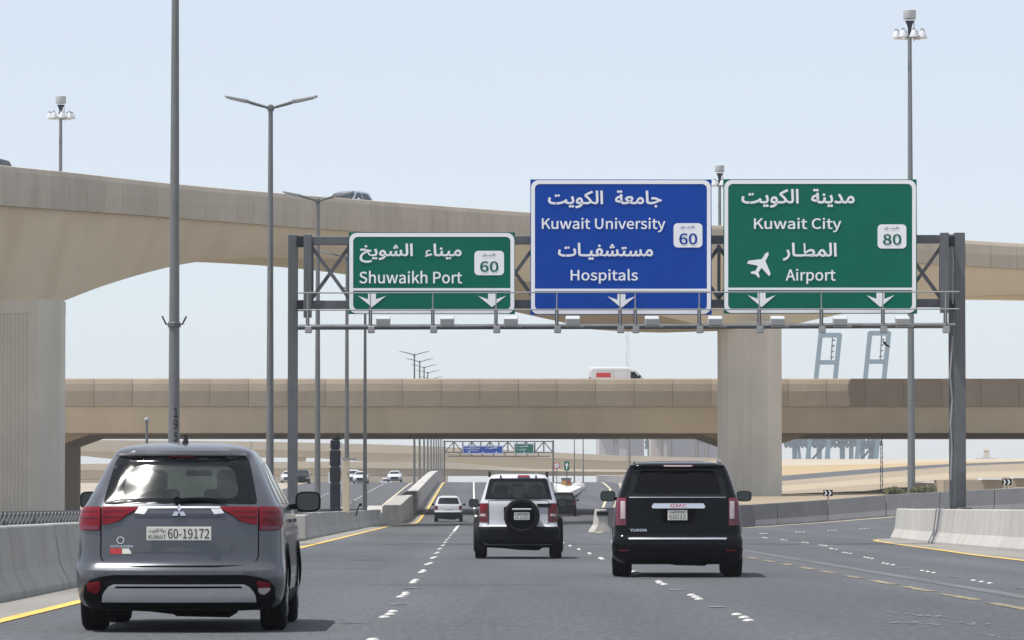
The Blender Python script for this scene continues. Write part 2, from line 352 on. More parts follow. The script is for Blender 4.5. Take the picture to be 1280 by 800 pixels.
tag(mb.build('ground', 'ground'), kind='structure')
road = strip('road', lambda Y: -4.75+sh(Y), main_right, -20, 800, 0, 'asphalt', 5, 4, kind='structure')
opp = strip('opposite_road', -19.5, -6.6, 20, 800, 0, 'asphalt_far', 8, 3, kind='structure')
strip('road_verge', lambda Y: -5.75+sh(Y)*.9, lambda Y: -4.6+sh(Y), 20, 560, .004, 'shoulder', 6, 1, kind='structure')
strip('edge_line', lambda Y: -4.58+sh(Y), lambda Y: -4.42+sh(Y), 20, 560, .008, 'yellow', 5, 1, road)
strip('edge_line', -7.35, -7.17, 20, 620, .006, 'cream', 6, 1, opp)
for k in range(40):
    strip('lane_line', -10.3, -10.15, 180+k*9.5, 183.5+k*9.5, .006, 'white_paint', 3, 1, opp)
for k in range(40):
    strip('lane_line', -13.95, -13.8, 180+k*9.5, 183+k*9.5, .006, 'white_paint', 3, 1, opp)
# studded lane lines : (lateral fn, first Y, last Y)
L4 = lambda Y: lerp([(40,7.2),(63,7.3),(72,7.5),(80,7.65),(93,8.3),(104,8.7),(121,9.6),(131,9.85),(162,9.95)], Y)
L1 = lambda Y: -.84+sh(Y)*1.25
STUD = None
def stud_at(x, Y, s=1.0, m='stud'):
    global STUD
    if STUD is None:
        STUD = MB().lathe([(.062,0),(.058,.012),(.035,.022),(.008,.025)], n=8).build('road_stud', 'stud', road, smooth=50); o = STUD
    else:
        o = STUD.copy(); COL.objects.link(o)
    o.location = (x, Y, zr(Y)+.004); o.scale = (s, s, s)
for ln, Y0, Y1 in ((L1, 44.3, 190), (lambda Y: 2.64, 43.0, 150), (L4, 44, 150)):
    Y = Y0-9.6
    while Y < Y1:
        if Y > 30:
            for j in range(3): stud_at(ln(Y)+random.uniform(-.02,.02)+(j-1)*.015, Y+(j-1)*1.15, .92 if Y < 95 and ln(Y) < 5 else .72)
        Y += 9.6
strip('lane_line', lambda Y: L1(Y)-.06, lambda Y: L1(Y)+.06, 190, 262, .006, 'white_paint', 3, 1, road)
strip('lane_line', lambda Y: lerp([(262,.4),(320,.05),(560,0)],Y)-.07, lambda Y: lerp([(262,.4),(320,.05),(560,0)],Y)+.07, 262, 560, .006, 'white_paint', 5, 1, road)
for ln, Y0 in ((L1, 49.0), (lambda Y: 2.64, 47.8), (L4, 48.8)):
    for k in range(9):
        Y = Y0+9.6*k; strip('reflector_bar', ln(Y)-.09, ln(Y)+.09, Y-.22, Y+.22, .007, 'white_worn', 1, 1, road)
for k in range(17):
    Y = 36.6+k*4.95+random.uniform(-.2,.2); l = 3.4 if k < 6 else 2.6
    strip('lane_dash', 5.77, 5.93, Y, Y+l, .006, 'yellow_worn', 2, 1, road)
strip('faded_line', 6.48, 6.75, 30, 170, .005, 'faded', 5, 1, road)
strip('edge_line', lambda Y: lerp([(183,4.6),(190,6.3),(240,6.9),(330,9.6),(450,14),(560,16)], Y)-.1, lambda Y: lerp([(183,4.6),(190,6.3),(240,6.9),(330,9.6),(450,14),(560,16)], Y)+.1, 205, 540, .006, 'cream', 6, 1, road)
zf = .005; mb = MB()                                                 # scuffed remains of an old marking
for pts, hw in (([(1100,761),(1115,766),(1150,769.5),(1190,772)], .09), ([(1190,784),(1215,790),(1240,795),(1272,799.5)], .07), ([(1116,779),(1175,780),(1190,784)], .04), ([(1200,779),(1216,780),(1250,782)], .04)):
    W = []
    for px, py in pts:
        s_ = (py-632)/1.1; W.append(((px-592)/s_, F/s_))
    for (xa, ya), (xb, yb) in zip(W, W[1:]):
        n = max(4, int(abs(xb-xa)/.07))
        for row in (-1, 0, 1):
            for k in range(n):
                if random.random() < (.25 if row == 0 else .6): continue
                x = xa+(xb-xa)*k/n; y = ya+(yb-ya)*k/n+row*.45; l = abs(xb-xa)/n*.47; q = random.uniform(.05,.2)
                mb.add([(x-l,y-q*.5,.006),(x-l*.2,y-q,.006),(x+l,y-q*.4,.006),(x+l*.9,y+q*.6,.006),(x,y+q,.006),(x-l*.9,y+q*.5,.006)], [(0,1,2,3,4,5)])
tag(mb.build('scuffed_marking', 'white_worn', road), kind='stuff')
for Y, wd, dz in ((226, .5, 0), (241, .9, .001), (259, 1.4, .002)):
    strip('tar_joint', lambda Y: -4.7+sh(Y), main_right, Y, Y+wd, .009+dz, 'patch_dark', 1, 2, road)
for Y, a, b in ((77,-4.4,-1.6),(96,-4.4,1.0),(118,-4.4,-.9),(137,-4.2,3.0),(88,1.5,2.5),(61,-1.5,1.2)):
    strip('tar_joint', a, b, Y, Y+.12, .003, 'patch_dark', 1, 1, road)
# exit ramp curving off to the right
RL = [(4.7,178),(5.3,185),(8.5,192),(12.3,197.5),(15.6,199),(18.9,198.5),(24.4,195.5),(33,188),(42,174),(50,155)]
RLz = [0,0,.04,.12,.33,.60,.87,1.3,1.8,2.2]
RR = [(12.6,118),(13.3,135),(13.8,146),(15,152),(16.4,155),(18.5,157),(23,158),(30,154),(37,146),(42,135)]
RRz = [0,0,0,.01,.03,.06,.2,.5,.9,1.3]
mb = MB(); vs = []
for k in range(10):
    a = Vector((*RR[k], RRz[k]+.004)); b = Vector((*RL[k], RLz[k]+.004))
    vs += [a.lerp(b, i/6) for i in range(7)]
mb.add(vs, [(k*7+i, k*7+i+1, k*7+i+8, k*7+i+7) for k in range(9) for i in range(6)])
ramp = tag(mb.build('exit_ramp', 'asphalt', smooth=60), kind='structure')
def ramp_pt(k, t, dz=.012):
    i = min(8, int(k)); u = k-i
    a = Vector((*RR[i], RRz[i])).lerp(Vector((*RR[i+1], RRz[i+1])), u); b = Vector((*RL[i], RLz[i])).lerp(Vector((*RL[i+1], RLz[i+1])), u)
    return a.lerp(b, t)+Vector((0,0,dz))
mb = MB(); vs = []
ks = [i*.25 for i in range(0, 33)]
for k in ks: vs += [ramp_pt(k, .965), ramp_pt(k, .985)]
mb.add(vs, [(2*i, 2*i+1, 2*i+3, 2*i+2) for i in range(len(ks)-1)]); mb.build('edge_line', 'cream', ramp)
mb = MB(); vs = []
for k in ks: vs += [ramp_pt(k, .985, .02), ramp_pt(k, 1.0, .02)]
mb.add(vs, [(2*i, 2*i+1, 2*i+3, 2*i+2) for i in range(len(ks)-1)]); mb.build('gutter', 'shoulder', ramp)
for k in [1.2,1.9,2.6,3.2,3.8,4.4,5.0,5.6,6.2]:
    for j in range(3):
        p = ramp_pt(k+j*.07, .5, .01); o = STUD.copy(); COL.objects.link(o); o.parent = ramp; o.location = p; o.scale = (.9,.9,.7)
# concrete apron and yellow line beside the near right-hand barrier
RB = [(12.2,60),(12.55,85),(12.95,104),(13.0,122),(13.75,145)]
rbx = lambda Y: lerp([(y, x) for x, y in RB], Y)
ylx = lambda Y: lerp([(40,10.3),(88,10.95),(98,11.1),(110,11.55),(121,11.85),(137,12.5),(146,13.3)], Y)
strip('barrier_apron', lambda Y: ylx(Y)+.06, lambda Y: rbx(Y)+.3, 40, 146, .008, 'shoulder', 4, 1, kind='structure')
strip('edge_line', lambda Y: ylx(Y)-.08, lambda Y: ylx(Y)+.08, 40, 140, .011, 'yellow', 4, 1, road)
# sandy rising land with a service road, right of the exit ramp ; each row (photo height, depth)
def slope(name, rows, m, kind='structure', xs=None):
    xs = xs or [880,980,1030,1080,1130,1188,1240,1290,1400,1560]
    mb = MB(); vs = []
    for tab, Y in rows:
        for x in xs:
            d = Y if not hasattr(Y, '__len__') else lerp(Y, x); vs.append(at(x, lerp(tab, x), d))
    n = len(xs); mb.add(vs, [(k*n+i, k*n+i+1, k*n+n+i+1, k*n+n+i) for k in range(len(rows)-1) for i in range(n-1)])
    return tag(mb.build(name, m), kind=kind)
rA = ([(880,640),(1290,618),(1560,600)], 205)
rB = ([(880,622),(980,622),(1144,618),(1290,608),(1560,600)], 260)
rC = ([(880,616),(980,614),(1080,606),(1207,597),(1280,596),(1560,594)], 380)
rD = ([(880,611),(980,607),(1080,599),(1207,590),(1280,588.5),(1560,588)], 430)
rE = ([(880,608),(980,601),(1074,593),(1130,588),(1188,583),(1280,579),(1560,577)], 500)
rF = ([(880,601),(980,594.5),(1074,587),(1130,583),(1188,580),(1280,576.5),(1560,575)], 540)
rG = ([(880,589),(980,582),(1074,580.5),(1130,579),(1188,577),(1280,576),(1560,574.5)], 590)
rH = ([(880,577),(980,573.8),(1130,573.8),(1188,573.4),(1280,573),(1560,572)], 620)
rI = ([(880,585),(980,583),(1280,582),(1560,582)], 760)
rB2 = ([(880,620),(980,619),(1144,617),(1290,613),(1560,609)], 298)
rB3 = ([(880,619),(980,617),(1100,612),(1144,604.5),(1207,601),(1280,599),(1560,598)], 348)
slope('sand_slope', [rA, rB, rB2, rB3, rC], 'sand'); slope('sand_bank', [rC, rD], 'sand_pale'); slope('sand_terrace', [rD, rE], 'sand')
slope('service_road', [rE, rF], 'asphalt_far'); slope('ochre_slope', [rF, rG], 'ochre'); slope('sand_ridge', [rG, rH, rI], 'far_conc_dark')
# ------------------------------------------------------------------ concrete barriers
def jersey(h=.82, tw=.16, bw=.58, toe=.2):
    k = (bw-tw)/2
    return [(-bw/2,0),(-bw/2,.075),(-bw/2+k*.62,toe+.12),(-tw/2,h-.02),(-tw/2+.02,h),(tw/2-.02,h),(tw/2,h-.02),(bw/2-k*.62,toe+.12),(bw/2,.075),(bw/2,0)]
def barrier(name, path, segl, prof, m, label, cat='barrier', group=None, part='barrier_segment', gap=.025, top=0):
    root = empty(name, path[0], 0, label, cat, group)
    P = [Vector(p) for p in path]; L = [0]
    for a, b in zip(P, P[1:]): L.append(L[-1]+(b-a).length)
    def pt(s):
        for i in range(len(P)-1):
            if s <= L[i+1] or i == len(P)-2: return P[i].lerp(P[i+1], (s-L[i])/(L[i+1]-L[i]))
    n = max(1, round(L[-1]/segl)); first = True
    for k in range(n):
        a = L[-1]*k/n+gap/2; b = L[-1]*(k+1)/n-gap/2; secs = []
        jit = random.uniform(-.008,.008); jz = random.uniform(-.006,.006)
        for s in (a, (a+b)/2, b):
            p = pt(s); d = (pt(min(L[-1],s+.2))-pt(max(0,s-.2))); d.z = 0; d.normalize(); nrm = Vector((d.y,-d.x,0))
            secs.append([p+nrm*(u+jit)+Vector((0,0,v+(jz if v > .3 else -.03 if v == 0 else 0))) for u, v in prof])
        MB().sweep(secs).build(part, m, root, world=True, bevel=.008)
    return root
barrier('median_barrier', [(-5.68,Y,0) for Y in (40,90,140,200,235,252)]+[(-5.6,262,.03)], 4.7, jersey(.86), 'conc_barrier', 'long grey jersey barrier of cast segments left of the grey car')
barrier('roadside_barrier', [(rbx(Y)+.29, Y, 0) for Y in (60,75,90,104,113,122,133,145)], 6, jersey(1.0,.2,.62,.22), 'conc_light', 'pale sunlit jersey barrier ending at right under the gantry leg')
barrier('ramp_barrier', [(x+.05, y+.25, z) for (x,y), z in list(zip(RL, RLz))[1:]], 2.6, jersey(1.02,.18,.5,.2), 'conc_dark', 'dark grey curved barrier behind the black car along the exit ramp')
# flared end block and the taller wall that goes on over the crest
blk = empty('barrier_end_block', (-5.1,262,0), 0, 'chunky grey concrete block where the median barrier steps right', 'concrete block')
p = [at(476,655.5,260), at(501,655,262), at(513.5,643,300), at(489,641,300)]
q = [at(479,631,260), at(501,631,262), at(513,620,300), at(495,619,300)]
for v in p: v.z = -.1
MB().add(p+q, [(3,2,1,0),(4,5,6,7),(0,1,5,4),(1,2,6,5),(2,3,7,6),(3,0,4,7)]).build('block', 'conc_barrier', blk, world=True, bevel=.03)
p = [at(455,641,258), at(478,640,260), at(478,632,300), at(460,632,300)]
MB().add([Vector((v.x,v.y,-.1)) for v in p]+p, [(3,2,1,0),(4,5,6,7),(0,1,5,4),(1,2,6,5),(2,3,7,6),(3,0,4,7)]).build('white_cap', 'conc_light', blk, world=True, bevel=.03)
wallp = [(-4.55, Y, zr(Y)) for Y in (300,330,370,410,450,490,530,570)]
barrier('median_wall', wallp, 9, [(-.55,0),(-.55,1.36),(.0,1.4),(.30,1.38),(.36,0)], 'conc_light', 'pale topped concrete wall climbing with the road over the crest')
# ------------------------------------------------------------------ big flyover
FX = pchip([-400,-150,0,216,338,500,661,891,1050,1280,1500,1900], [140,176,195,215,227,244,259,280,291,299,303,306])
FT = pchip([-400,-150,0,80,216,338,500,661,891,1050,1219,1280,1500,1900], [160,190,206,214,229,240,253,265,281,291,300.5,304,316,338])
FP = pchip([-400,-150,0,60,160,296,432,661,891,1050,1219,1280,1500,1900], [220,244,256,260.5,267.5,278,288,301,312,322,332.5,336,348,368])
FB = pchip([-400,-300,-150,-60,0,30,52,82,90,116,160,216,264,304,360,432,500,560,644,720,800,840,880,897,980,989,1038,1081,1130,1205,1280,1400,1500,1650,1780,1900],
           [275,278,292,322,352,374,387,388.5,386,375,358,341,330,325,323,324,327,332,344,362,383,393,403,408,412,411,399,390,382,372,368,370,380,400,410,405])
fly = empty('flyover_bridge', (20.3, 280, 0), 0, 'high curving tan flyover with deep arched girders crossing behind the signs', 'bridge')
pxs = frange(-400, 1900, 10)
DECKW = 11.0
def fly_frame(px):
    a = at(px-6, FT(px-6), FX(px-6)); b = at(px+6, FT(px+6), FX(px+6)); d = b-a; d.z = 0; d.normalize()
    return at(px, FT(px), FX(px)), d, Vector((-d.y, d.x, 0))     # point, along, inward (away from us)
# arc-length table
tab = []; s_ = 0; prev = None
for px in frange(-400, 1900, 4):
    p = at(px, FT(px), FX(px))
    if prev is not None: s_ += (Vector((p.x,p.y))-Vector((prev.x,prev.y))).length
    tab.append((s_, px)); prev = p
def fly_px(s): return lerp(tab, s)
secs = []
for px in pxs:
    t, d, n = fly_frame(px); zp = at(px, FP(px), FX(px)).z; zb = at(px, FB(px), FX(px)+1.0).z
    e = lambda u, z: Vector((t.x, t.y, 0))+n*u+Vector((0,0,z))
    secs.append([e(.22, zp+.0), e(.28, zp-.25), e(1.25, zb), e(DECKW-1.25, zb), e(DECKW-.28, zp-.25), e(DECKW-.22, zp), e(DECKW-.3, zp+.55), e(.3, zp+.55)])
MB().sweep(secs).build('box_girder', 'girder', fly, smooth=35, world=True)
def fly_panel(s0, s1, far=False):
    secs = []
    for s in (s0, (s0+s1)/2, s1):
        px = fly_px(s); t, d, n = fly_frame(px); zt = t.z; zp = at(px, FP(px), FX(px)).z; h = zt-zp
        e = (lambda u, z: Vector((t.x,t.y,0))+n*u+Vector((0,0,z))) if not far else (lambda u, z: Vector((t.x,t.y,0))+n*(DECKW-u)+Vector((0,0,z)))
        secs.append([e(.0, zp-.02), e(-.03, zp+h*.5), e(.02, zp+h*.85), e(.10, zt-.02), e(.16, zt), e(.32, zt-.01), e(.34, zp+.5), e(.26, zp+.5), e(.24, zp-.02)])
    o = MB().sweep(secs).build('parapet_panel', 'panel', fly, world=True, bevel=.012); return o
s = tab[0][0]+.1; total = tab[-1][0]; kk = 0
PL = 2.06
while s < total-2.2:
    if kk < 110: fly_panel(s+.012, s+PL-.012)
    s += PL; kk += 1
secs = []
for px in pxs[::3]:
    t, d, n = fly_frame(px); zp = at(px, FP(px), FX(px)).z
    e = lambda u, z: Vector((t.x,t.y,0))+n*u+Vector((0,0,z))
    secs.append([e(DECKW, zp-.02), e(DECKW-.1, t.z), e(DECKW-.3, t.z), e(DECKW-.2, zp-.02)])
MB().sweep(secs).build('far_parapet', 'panel', fly, smooth=35, world=True)
def pier(px0, px1, Y, ztop, zbot, flute, depth=3.2, parent=fly, name='pier', cap=.28, fd=.035):
    x0 = at(px0, 600, Y).x; x1 = at(px1, 600, Y).x; W = x1-x0
    pts = []
    fx0, fx1 = x0+W*flute[0], x0+W*flute[1]
    pts += [(x0, .9), (x0+W*.03, .25), (x0+W*.13, .0), (fx0-.02, .0)]
    nfl = int((fx1-fx0)/.17)
    for i in range(nfl):
        a = fx0+(fx1-fx0)*i/nfl; b = fx0+(fx1-fx0)*(i+1)/nfl; g = (b-a)
        pts += [(a, .0), (a+g*.12, fd), (a+g*.5, fd), (a+g*.62, 0)]
    pts += [(fx1, 0), (x0+W*.76, .0), (x0+W*.80, .10), (x1-W*.0-.03, .55), (x1, .8), (x1, depth-.5), (x1-.5, depth), (x0+.5, depth), (x0, depth-.5)]
    vs = [(x, Y+y, zbot) for x, y in pts]+[(x, Y+y, ztop-cap) for x, y in pts]; n = len(pts)
    MB().add(vs, [tuple(range(n)), tuple(reversed(range(n,2*n)))]+[(i,(i+1)%n,n+(i+1)%n,n+i) for i in range(n)]).build(name, 'pier', parent, world=True)
    sm = [(x0, .9), (x0+W*.03, .25), (x0+W*.13, -.015), (x0+W*.76, -.015), (x0+W*.80, .09), (x1-.03, .55), (x1+.01, .8), (x1+.01, depth-.5), (x1-.5, depth), (x0+.5, depth), (x0-.01, depth-.5)]
    n = len(sm); vs = [(x, Y+y, ztop-cap) for x, y in sm]+[(x, Y+y, ztop+.35) for x, y in sm]
    MB().add(vs, [tuple(range(n)), tuple(reversed(range(n,2*n)))]+[(i,(i+1)%n,n+(i+1)%n,n+i) for i in range(n)]).build(name+'_cap', 'pier', parent, world=True)
P1 = 196.6; P2 = 284.5
pier(-44, 74, P1, at(20, 388, P1).z+.15, -.3, (.14,.68))
pier(900, 978.5, P2, at(937, 410, P2).z+.1, -.3, (.14,.52), fd=.016)
secs = []
for px in pxs[::2]:
    t, d, n = fly_frame(px); zp = at(px, FP(px), FX(px)).z
    e = lambda u, z: Vector((t.x,t.y,0))+n*u+Vector((0,0,z))
    secs.append([e(.355, zp+.2), e(.355, t.z-.05), e(.46, t.z-.05), e(.46, zp+.2)])
MB().sweep(secs).build('parapet_backing', 'panel', fly, world=True)
# ------------------------------------------------------------------ level overpass
OY = 305
ovr = empty('overpass_bridge', (0, OY, 0), 0, 'low level brown overpass crossing straight over the road beneath the flyover', 'bridge')
zt, zp, zs = at(600,473,OY).z, at(600,508,OY).z, at(600,541,OY).z
XA, XB = -60, 95
MB().sweep([[(x, OY+.15, zp-.03), (x, OY+.55, zs), (x, OY+29.6, zs), (x, OY+29.9, zp-.03), (x, OY+29.9, zp+.55), (x, OY+.25, zp+.55)] for x in (XA, 0, XB)]).build('box_girder', 'girder2', ovr, world=True, bevel=.02)
MB().box((17, OY+30, (zt+zp)/2), (155, .22, zt-zp)).build('far_parapet', 'panel', ovr, world=True)
x = XA; first = None; pw = 48.2*OY/F
x0_ = at(744.5, 500, OY).x
x = x0_-pw*26
while x < XB-3:
    if first is None:
        h = zt-zp
        first = MB().sweep([[(u, 0, 0), (u, -.03, h*.55), (u, .03, h*.8), (u, .13, h*.96), (u, .2, h), (u, .33, h-.01), (u, .33, h*.25), (u, .2, h*.22), (u, .2, 0)] for u in (.010, pw-.010)]).build('parapet_panel', 'panel2', ovr, bevel=.008)
        o = first
    else:
        o = first.copy(); COL.objects.link(o)
    o.location = Vector((x, OY, zp))-ovr.location
    x += pw
MB().box((17, OY+.44, (zt+zp)/2-.02), (155, .16, zt-zp-.06)).build('parapet_backing', 'panel2', ovr, world=True)
zso = zs
for cx, wd in ((at(40,600,OY+12).x, 5.2), (at(938,600,OY+12).x, 3.6), (at(1700,600,OY+12).x, 4)):
    MB().sweep([[(cx-wd/2-2, y, zso+.02), (cx-wd/2, y, zso-.7), (cx-wd/2, y, -.2), (cx+wd/2, y, -.2), (cx+wd/2, y, zso-.7), (cx+wd/2+2, y, zso+.02)] for y in (OY+7, OY+22)]).build('pier', 'girder2', ovr, world=True)
# ------------------------------------------------------------------ far flyovers and embankments
def far_bridge(name, top, mid, bot, Y, m1, m2, label, x0, x1, depth=14, step=30, piers=()):
    root = empty(name, at((x0+x1)/2, 600, Y), 0, label, 'bridge')
    xs = frange(x0, x1, step); a = []; b = []
    for x in xs:
        t, md, bt = at(x, lerp(top,x), Y), at(x, lerp(mid,x), Y), at(x, lerp(bot,x), Y)
        o = Vector((0,depth,0))
        a.append([md+Vector((0,-.25,0)), t+Vector((0,-.05,0)), t+Vector((0,.3,0)), md+Vector((0,.3,0))])
        b.append([bt+Vector((0,.7,0)), md+Vector((0,.1,.0)), md+o, bt+o])
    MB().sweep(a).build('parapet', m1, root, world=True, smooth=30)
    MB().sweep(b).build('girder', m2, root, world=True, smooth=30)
    for px, wd in piers:
        bz = at(px, lerp(bot,px), Y).z; c = at(px, 600, Y+4).x
        MB().sweep([[(c-wd*.75, y, bz+.02), (c-wd/2, y, bz-1), (c-wd/2, y, -2), (c+wd/2, y, -2), (c+wd/2, y, bz-1), (c+wd*.75, y, bz+.02)] for y in (Y+2, Y+6)]).build('pier', m2, root, world=True)
far_bridge('far_flyover', [(-200,542),(114,550),(330,552),(492,556),(560,559),(695,565.5),(760,569),(895,572.5),(1000,575),(1100,577)],
  [(-200,552),(130,565),(330,562),(492,567),(560,567),(695,573),(760,576),(895,579),(1100,582)],
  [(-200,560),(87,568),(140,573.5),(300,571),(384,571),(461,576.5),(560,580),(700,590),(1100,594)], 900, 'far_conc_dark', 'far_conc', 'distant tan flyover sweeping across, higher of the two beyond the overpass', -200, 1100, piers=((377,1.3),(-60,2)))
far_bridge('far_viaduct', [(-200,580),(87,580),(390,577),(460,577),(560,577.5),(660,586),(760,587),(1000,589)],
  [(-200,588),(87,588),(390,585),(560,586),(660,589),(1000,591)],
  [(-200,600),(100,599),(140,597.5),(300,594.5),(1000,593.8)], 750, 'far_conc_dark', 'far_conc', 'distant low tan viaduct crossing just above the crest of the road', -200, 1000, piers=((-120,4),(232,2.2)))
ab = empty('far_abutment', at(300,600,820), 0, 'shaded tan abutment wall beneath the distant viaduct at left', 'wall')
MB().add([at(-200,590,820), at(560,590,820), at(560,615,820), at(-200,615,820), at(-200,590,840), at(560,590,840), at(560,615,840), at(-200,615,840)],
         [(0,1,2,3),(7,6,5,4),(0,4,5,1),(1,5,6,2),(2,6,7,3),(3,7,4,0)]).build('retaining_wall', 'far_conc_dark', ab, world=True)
gp = empty('concrete_pier_wall', at(765,600,600), 0, 'plain grey concrete wall standing right of the road just past the crest', 'wall')
p0, p1 = at(747,594,560), at(792,640,560); MB().box(((p0.x+p1.x)/2, 563, (p0.z+p1.z)/2), (p1.x-p0.x, 6, abs(p0.z-p1.z))).build('wall_face', 'grey_build', gp, world=True, bevel=.05)
def building(label, bands, y0, y1, Y, dep=30):
    r = empty('industrial_building', at(bands[0][0], 600, Y), 0, label, 'building')
    for i, (a, b, m, off) in enumerate(bands):
        p, q = at(a, y0, Y), at(b, y1, Y)
        MB().box(((p.x+q.x)/2, Y+dep/2-off, (p.z-2)/2), (q.x-p.x-.02, dep, p.z+2)).build('wall_bay', m, r, world=True)
    p, q = at(bands[0][0], y0, Y), at(bands[-1][1], y0, Y)
    MB().box(((p.x+q.x)/2, Y+dep/2, p.z+.35), (q.x-p.x+.6, dep+2, .7)).build('roof', 'grey_build_dark', r, world=True)
building('pale grey industrial block seen under the overpass, its right half darker', [(749,768,'grey_build',0),(768,772,'grey_build_dark',.5),(772,784,'grey_build',.3),(784,805,'grey_build_dark',.8)], 541, 600, 1150)
building('wide block with beige and grey vertical bays left of the fluted pier', [(817,829,'beige_build',0),(829,834,'grey_build',.6),(834,840,'beige_build',0),(840,868,'grey_build_dark',.8),(868,873,'beige_build',0),(873,880,'grey_build_dark',.6),(880,886,'beige_build',0),(886,930,'grey_build_dark',.6)], 543, 600, 1160)
def box_px(mb, x0, y0, x1, y1, Y, dep):
    p, q = at(x0, y0, Y), at(x1, y1, Y); return mb.box(((p.x+q.x)/2, Y+dep/2, (p.z+q.z)/2), (abs(q.x-p.x), dep, abs(p.z-q.z)))
lw = empty('retaining_wall', at(1215,612,294), 0, 'low brown retaining wall with pale caps beside the sand slope at right', 'wall')
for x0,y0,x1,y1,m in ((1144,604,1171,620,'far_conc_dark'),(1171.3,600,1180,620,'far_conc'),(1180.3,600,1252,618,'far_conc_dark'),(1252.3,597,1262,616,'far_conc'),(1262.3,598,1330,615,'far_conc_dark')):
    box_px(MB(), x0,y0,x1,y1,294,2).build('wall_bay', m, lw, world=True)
for x0,y0,x1,y1 in ((1144,601.8,1168,603.8),(1228,597,1252,599.7),(1268,596,1330,597.8)): box_px(MB(), x0,y0,x1,y1,293.5,3).build('coping', 'white_sign', lw, world=True)
# gore furniture past the white car
cc = empty('crash_cushion', at(708,605,430), 0, 'small orange and green painted crash cushion at the fork beyond the crest', 'crash cushion')
box_px(MB(), 702,599,714,611,430,2).build('cushion_body', 'sign_back', cc, world=True)
for i,(a,b,c_,d_,m) in enumerate(((703,601,708,605,'orange'),(708.4,601,713,605,'red'),(703,605.4,708,610,'yellow'),(708.4,605.4,713,610,'orange'))): box_px(MB(), a,b,c_,d_,429.9,.08).build('reflective_panel', m, cc, world=True)
box_px(MB(), 702,597.6,714,599,429.5,3).build('top_cap', 'dark_metal', cc, world=True)
mb = MB(); c = at(723.5,611,440); r = at(734,611,440).x-c.x
mb.lathe([(r, 0), (r*.99, r*.4), (r*.9, r*.7), (r*.6, r*1.02), (r*.25, r*1.13), (.02, r*1.15)], c=(c.x,c.y+2,c.z-.3), n=24)
tag(mb.build('covered_mound', 'grey_build', smooth=40), 'rounded grey mound behind the orange crash cushion', 'mound')
gi = empty('traffic_island', at(705,608,400), 0, 'long white kerbed island wedge pointing toward the white jeep roof', 'traffic island')
p = [at(700,618,345), at(692,604,440), at(727,608.5,440), at(706,618,345)]
MB().add([v-Vector((0,0,.5)) for v in p]+p, [(3,2,1,0),(4,5,6,7),(0,1,5,4),(1,2,6,5),(2,3,7,6),(3,0,4,7)]).build('kerb', 'white_paint', gi, world=True)
ne = empty('barrier_nose', at(758,664,182), 0, 'pale concrete barrier nose with black band left of the black car', 'barrier')
p0 = Vector((5.0,181,0))
MB().sweep([[Vector((5.28+u*a,180.5+b,v)) for u,v in ((-.5,-.05),(-.42,.12),(-.28,.3),(-.2,.95),(.2,.95),(.28,.3),(.42,.12),(.5,-.05))] for a,b in ((.7,0),(1,1.2),(1,4.2))]).build('nose_body', 'conc_light', ne, world=True, bevel=.02)
MB().box((5.30,181.8,.78), (.46,2.7,.17)).build('black_band', 'blk', ne, world=True)
# ------------------------------------------------------------------ port cranes
def crane(label, px, top, lean, cross, w_=24, Y=1500, lower=()):
    r = empty('port_crane', at(px, 575, Y), 0, label, 'crane', 'cranes of the distant port')
    for a in (0, 1):
        x = px+a*w_
        p, q = at(x, 585, Y), at(x+lean*(585-top)/58, top, Y)
        MB().beam(p, q, 1.5, 2.2).build('leg', 'crane', r, world=True)
    k = lambda y: lean*(585-y)/58
    MB().beam(at(px+k(top)-1, top+1.5, Y), at(px+w_+k(top)+1, top+1.5, Y), 2, 1.6).build('cross_beam', 'crane', r, world=True)
    MB().beam(at(px+k(cross)-1, cross, Y), at(px+w_+k(cross)+1, cross, Y), 2, 1.5).build('cross_beam', 'crane', r, world=True)
    MB().beam(at(px+k(554)-8, 554, Y), at(px+w_+k(554)+6, 554, Y), 2, 1.8).build('sill_beam', 'crane_dark', r, world=True)
    mb = MB()
    for j in range(4):
        y = cross-6-j*7
        if y > top+4: mb.beam(at(px+w_*.62+k(y), y, Y), at(px+w_*.8+k(y), y-1, Y), .5, .5)
    mb.beam(at(px+w_*.7+k(cross), cross, Y), at(px+w_*.62+k(top), top+2, Y), .4, .4)
    mb.beam(at(px+2+k(545), 575, Y), at(px+w_+k(545), 550, Y), .7, .7)
    tag(mb.build('bracing', 'crane_dark', r, world=True), kind='stuff')
    return r
crane('blue grey port crane frame nearer the fluted pier, left of two rising above the overpass', 1008.5, 417.5, 6, 453, 24)
crane('blue grey port crane frame right of its twin, rising beside the tall mast', 1070, 415, 6, 452, 23.5)
def low_crane(label, legs, beams, Y=1560):
    r = empty('port_crane', at(legs[0][0], 575, Y), 0, label, 'crane', 'cranes of the distant port')
    for x, wd, le in legs: MB().beam(at(x, 584, Y), at(x+le, 548, Y), wd/3.5, 2).build('leg', 'crane', r, world=True)
    for x0, x1, y in beams: MB().beam(at(x0, y, Y-1), at(x1, y, Y-1), 1.5, 1.3).build('cross_beam', 'crane_dark', r, world=True)
    mb = MB()
    for i in range(int((beams[0][1]-beams[0][0])/5)):
        x = beams[0][0]+i*5; mb.beam(at(x, beams[0][2], Y), at(x+5, beams[0][2]-5-(i%3)*2, Y), .6, .6); mb.beam(at(x+3, beams[0][2]+4, Y), at(x+2, beams[0][2]-6, Y), .7, .7)
    tag(mb.build('trolley_lattice', 'crane_dark', r, world=True), kind='stuff')
low_crane('low pale blue crane legs beside the fluted pier under the overpass', [(994,6,-1),(1001,3,-4),(1014,3,-6)], [(980,1020,556),(982,1018,551)])
